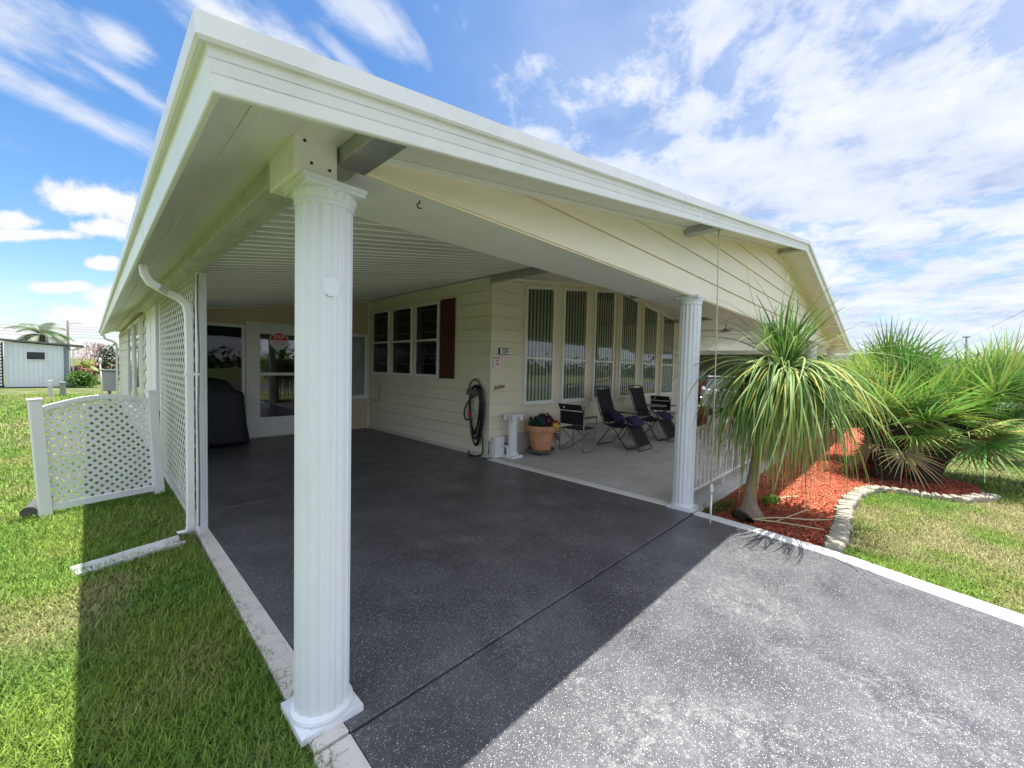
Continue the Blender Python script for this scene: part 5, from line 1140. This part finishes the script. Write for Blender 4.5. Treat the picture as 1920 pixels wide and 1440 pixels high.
# ------------------------------------------------------------------ stuff: grass, mulch chips, woods
def noise2(x, y, s, seed):
    r_ = np.random.RandomState(seed); n = 64; g_ = r_.rand(n, n); X = x*s; Y = y*s; xi = np.floor(X).astype(int); yi = np.floor(Y).astype(int); fx = X-xi; fy = Y-yi; fx = fx*fx*(3-2*fx); fy = fy*fy*(3-2*fy)
    a = g_[xi % n, yi % n]; b = g_[(xi+1) % n, yi % n]; c = g_[xi % n, (yi+1) % n]; d = g_[(xi+1) % n, (yi+1) % n]
    return (a*(1-fx)+b*fx)*(1-fy)+(c*(1-fx)+d*fx)*fy
def grass(regions, name):
    rs = np.random.RandomState(4); Vs, Fs, Cs = [], [], []; off = 0
    for (x0, x1, y0, y1, dens, hgt, wid, keep, dryb) in regions:
        n = int((x1-x0)*(y1-y0)*dens); x = rs.uniform(x0, x1, n); y = rs.uniform(y0, y1, n); k = keep(x, y); x = x[k]; y = y[k]
        dry = .6*noise2(x+30, y+30, 1.1, 2)+.4*noise2(x+30, y+30, 3.3, 3)+dryb; k = rs.rand(len(x)) > np.clip((dry-.62)*3.0, 0, .85); x = x[k]; y = y[k]; dry = dry[k]; n = len(x)
        az = rs.uniform(0, 6.283, n); lean = rs.uniform(.35, 1.5, n); h = hgt*rs.uniform(.5, 1.35, n)*(1-.35*np.clip(dry-.5, 0, 1)); w = wid*rs.uniform(.7, 1.3, n)
        dx, dy = np.cos(az), np.sin(az); sx, sy = -dy*w/2, dx*w/2; z0 = -.05
        l1 = h*.55; l2 = h*.55
        mx = x+dx*l1*np.sin(lean*.5); my = y+dy*l1*np.sin(lean*.5); mz = z0+l1*np.cos(lean*.5); tx = mx+dx*l2*np.sin(lean*1.25); ty = my+dy*l2*np.sin(lean*1.25); tz = mz+l2*np.cos(lean*1.25)
        V = np.stack([np.stack([x-sx, y-sy, np.full(n, z0)], 1), np.stack([x+sx, y+sy, np.full(n, z0)], 1), np.stack([mx+sx*.8, my+sy*.8, mz], 1), np.stack([mx-sx*.8, my-sy*.8, mz], 1), np.stack([tx, ty, tz], 1), np.stack([tx+.0004, ty, tz], 1)], 1).reshape(-1, 3)
        b = off+np.arange(n)[:, None]*6; Fq = np.concatenate([b+np.array([[0, 1, 2, 3]]), b+np.array([[3, 2, 5, 4]])]); off += n*6
        gr_ = np.array([.12, .225, .04]); g2 = np.array([.23, .36, .06]); ye = np.array([.42, .35, .18]); u = rs.rand(n, 1); c = gr_*(1-u)+g2*u; q = np.clip((dry[:, None]-.45)*2.2+rs.uniform(-.25, .25, (n, 1)), 0, 1); hu = noise2(x+70, y+70, 2.3, 9)[:, None]; c = c*(np.array([[.78, .92, .8]])*(1-hu)+np.array([[1.35, 1.12, 1.1]])*hu); c = c*(1-q)+ye*q; c *= rs.uniform(.6, 1.3, (n, 1))
        Vs.append(V); Fs.append(Fq); Cs.append(np.repeat(c, 6, axis=0))
    o = np_mesh(name, np.concatenate(Vs), np.concatenate(Fs), grass_m, np.concatenate(Cs)); return o
leftk = lambda x, y: (x < -.075-.01*np.sin(y*9)-.012*np.sin(y*31)+np.where(y > 3, .04, 0)) & ~((np.abs(x+.45) < .34) & (np.abs(y-2.60-(x+.45)*.24) < .035))
bedp = np.array(bed)
def rightk(x, y):
    ok = (y < np.interp(x, [3.3, 3.5, 3.7, 3.86, 3.95, 4.5, 5.1, 5.9, 6.5, 6.85, 7.0, 7.3, 7.8, 8.4, 8.9, 9.3, 11, 17], [-9, -2.66, -1.95, -1.42, -1.44, -1.44, -1.42, -1.42, -1.48, -1.7, -2.4, -2.6, -2.72, -2.66, -2.25, -1.65, -1.25, -1.25]))
    return ok & (x > np.interp(y, [-11, -3.45, -2.68, -1.93, -1.39], [3.27, 3.27, 3.5, 3.71, 3.87]))
g0 = grass([(-1.6, -.07, -1.2, 1.6, 24000, .066, .006, leftk, .0), (-2.2, -.02, 1.6, 4.5, 12000, .058, .0075, leftk, .05), (-3.2, -.02, 4.5, 9, 3500, .055, .009, leftk, .04), (-6, -.02, 9, 24, 500, .07, .02, leftk, 0), (-4, -1.6, -2, 4.5, 2500, .06, .006, leftk, 0), (-.19, -.075, -1.2, 5.5, 5500, .085, .0042, lambda x, y: x < -.08+.01*np.sin(y*17)+np.where(y > 3, .05, 0), -.12)], 'grass')
tag(g0, 'green lawn grass left of the carport, dense and partly shaded', 'grass', kind='stuff')
g1_ = grass([(3.3, 8.0, -3.2, -1.3, 13000, .05, .006, rightk, .05), (3.3, 8, -5.5, -3.2, 2500, .05, .008, rightk, .05), (8.0, 20, -7, -1.25, 1200, .055, .011, rightk, .0)], 'grass')
tag(g1_, 'sparse patchy lawn grass with dry spots right of the mulch bed', 'grass', kind='stuff')
def chips():
    rs = np.random.RandomState(8); n = 62000; x = rs.uniform(3.9, 10.5, n); y = rs.uniform(-3.2, -.2, n)
    x = np.where(rs.rand(n) < .45, rs.uniform(3.9, 6.2, n), x)
    low = np.interp(x, [3.9, 4.5, 5.1, 5.9, 6.5, 6.85, 6.95, 7.3, 7.8, 8.4, 8.9, 9.3, 11], [-1.27, -1.28, -1.26, -1.24, -1.32, -1.46, -2.2, -2.42, -2.58, -2.55, -2.15, -1.55, -1.15]); k = (y > low) & (x > 4.02+0*y); x = x[k]; y = y[k]; n = len(x)
    az = rs.uniform(0, 6.283, n); l = rs.uniform(.008, .028, n); w = rs.uniform(.0025, .007, n); ti = rs.uniform(-.5, .5, n); z = -.032+rs.uniform(0, .022, n)
    d = np.stack([np.cos(az)*np.cos(ti), np.sin(az)*np.cos(ti), np.sin(ti)], 1)*l[:, None]; s_ = np.stack([-np.sin(az), np.cos(az), rs.uniform(-.5, .5, n)], 1)*w[:, None]; c = np.stack([x, y, z], 1)
    V = np.stack([c-d-s_, c+d-s_*.6, c+d+s_*.8, c-d+s_], 1).reshape(-1, 3); Fq = (np.arange(n)[:, None]*4+np.array([[0, 1, 2, 3]]))
    col = np.array([.52, .115, .05])*rs.uniform(.45, 1.35, (n, 1)); br = rs.rand(n) < .13; col[br] = np.array([.36, .20, .11])*rs.uniform(.4, 1.2, (br.sum(), 1)); col = col*(.8+.4*noise2(x+9, y+9, 3., 6)[:, None])
    o = np_mesh('mulch_chips', V, Fq, chip_m, np.repeat(col, 4, axis=0)); tag(o, 'red dyed wood mulch chips covering the planting bed', 'mulch', kind='stuff')
chips()
def twig(pts, r, label, green=False):
    mb = MB(); mb.tube(smoothp(pts, 5), r, 6); o = mb.build('fallen_stalk', M('dry_stalk', (.50, .40, .22), .7), None, smooth=True); tag(o, label, 'stalk', 'dry palm stalks fallen on the mulch')
twig([(4.32, -.86, .0), (4.8, -1.0, .02), (5.0, -1.03, .0)], .007, 'dry stalk lying across the mulch, middle one')
twig([(4.12, -.68, .02), (4.35, -.86, .03), (4.62, -1.12, .01), (4.82, -1.33, .02)], .008, 'long dry stalk on the mulch reaching the edging stones')
twig([(4.13, -.69, .02), (4.25, -.93, .02), (4.4, -1.25, .0)], .007, 'thin dry stalk bending toward the driveway kerb')
twig([(5.1, -.66, .0), (5.35, -.78, .02), (5.5, -.86, .01)], .010, 'short thick dry stalk beside the green sprig')
wd = thing('weed_sprig', 'small bright green sprig in the mulch right of the ponytail palm', 'plant', (5.05, -.65, -.035)); leafball(wd, 'foliage', [((5.02, -.66, .02), (.12, .09, .05), 90, [(.2, .33, .03), (.15, .26, .03)], .06)], 21)
wt = thing('grass_tuft', 'dark green tuft at the foot of the porch edge between column and ponytail palm', 'plant', (4.35, -.3, -.035))
mb = MB(); rr = random.Random(2)
V, Fc, Cc = [], [], []
for i in range(260):
    bx, by = (rr.gauss(4.42, .12), rr.gauss(-.32, .05)) if i > 70 else (rr.gauss(4.1, .04), rr.gauss(-.27, .03)); az = rr.uniform(0, 6.28); l = rr.uniform(.05, .15); d = Vector((math.cos(az)*.5, math.sin(az)*.5, 1)).normalized()
    p = Vector((bx, by, -.04)); leafstrip(V, Fc, Cc, [p, p+d*l*.6, p+d*l+Vector((math.cos(az), math.sin(az), -.3))*l*.3], [.007, .006, .001], Vector((-math.sin(az), math.cos(az), 0)), rr.choice([(.05, .11, .03), (.08, .15, .03), (.14, .19, .04)]))
np_mesh('foliage', np.array([tuple(p-Vector((4.35, -.3, -.035))) for p in V]), np.array(Fc), grass_m, np.array(Cc), wt)
def woods():
    rs = np.random.RandomState(3); Vs = []; Cs = []
    mbl = MB(); rr = random.Random(33)
    for ang in np.arange(-175, 175, 1.6):
        if -20 < ang-0 < 42 and False: continue
        a = R(ang); dist = rr.uniform(85, 110)
        # skip the sector just left of the home so the shed stands against sky
        if -14 < ang < 12: continue
        cx, cy = dist*math.sin(a), dist*math.cos(a); hh = rr.uniform(3.2, 5.5)
        c0 = rr.choice([(.05, .09, .03), (.07, .11, .04), (.04, .07, .03)])
        for k in range(130):
            p = Vector((cx+rr.gauss(0, 1.3), cy+rr.gauss(0, 1.3), abs(rr.gauss(0, .5))*hh*.75)); s_ = rr.uniform(.35, .9)
            n1 = Vector((rr.gauss(0, 1), rr.gauss(0, 1), rr.gauss(0, 1))).normalized(); n2 = n1.cross(Vector((rr.gauss(0, 1), rr.gauss(0, 1), rr.gauss(0, 1)))).normalized()
            mbl.col = tuple(c*rr.uniform(.7, 1.4) for c in c0); mbl.add([p, p+n1*s_+n2*s_*.4, p+n1*s_*2, p+n1*s_-n2*s_*.4], [(0, 1, 2, 3)])
    o = mbl.build('distant_trees', bush_m, None, fix=False); tag(o, 'low far off line of green trees on the horizon', 'trees', kind='stuff')
woods()

def clippings():
    rs = np.random.RandomState(5); n = 420; y = rs.uniform(-1.0, 2.7, n); x = -.09+np.abs(rs.normal(0, .055, n)); k = x < .04; x = x[k]; y = y[k]; n = len(x)
    az = rs.uniform(0, 6.283, n); l = rs.uniform(.006, .024, n); w = rs.uniform(.0006, .0014, n); c = np.stack([x, y, np.full(n, .0085)], 1); d = np.stack([np.cos(az), np.sin(az), np.zeros(n)], 1)*l[:, None]; q = np.stack([-np.sin(az), np.cos(az), np.zeros(n)], 1)*w[:, None]
    V = np.stack([c-d-q, c+d-q*.4, c+d+q*.4, c-d+q], 1).reshape(-1, 3); col = np.array([.20, .15, .07])*rs.uniform(.3, 1.3, (n, 1)); gr2 = rs.rand(n) < .3; col[gr2] = np.array([.10, .14, .04])
    o = np_mesh('grass_clippings', V, np.arange(n)[:, None]*4+np.array([[0, 1, 2, 3]]), grass_m, np.repeat(col, 4, axis=0)); tag(o, 'dry grass clippings scattered on the pale kerb strip', 'clippings', kind='stuff')
clippings()
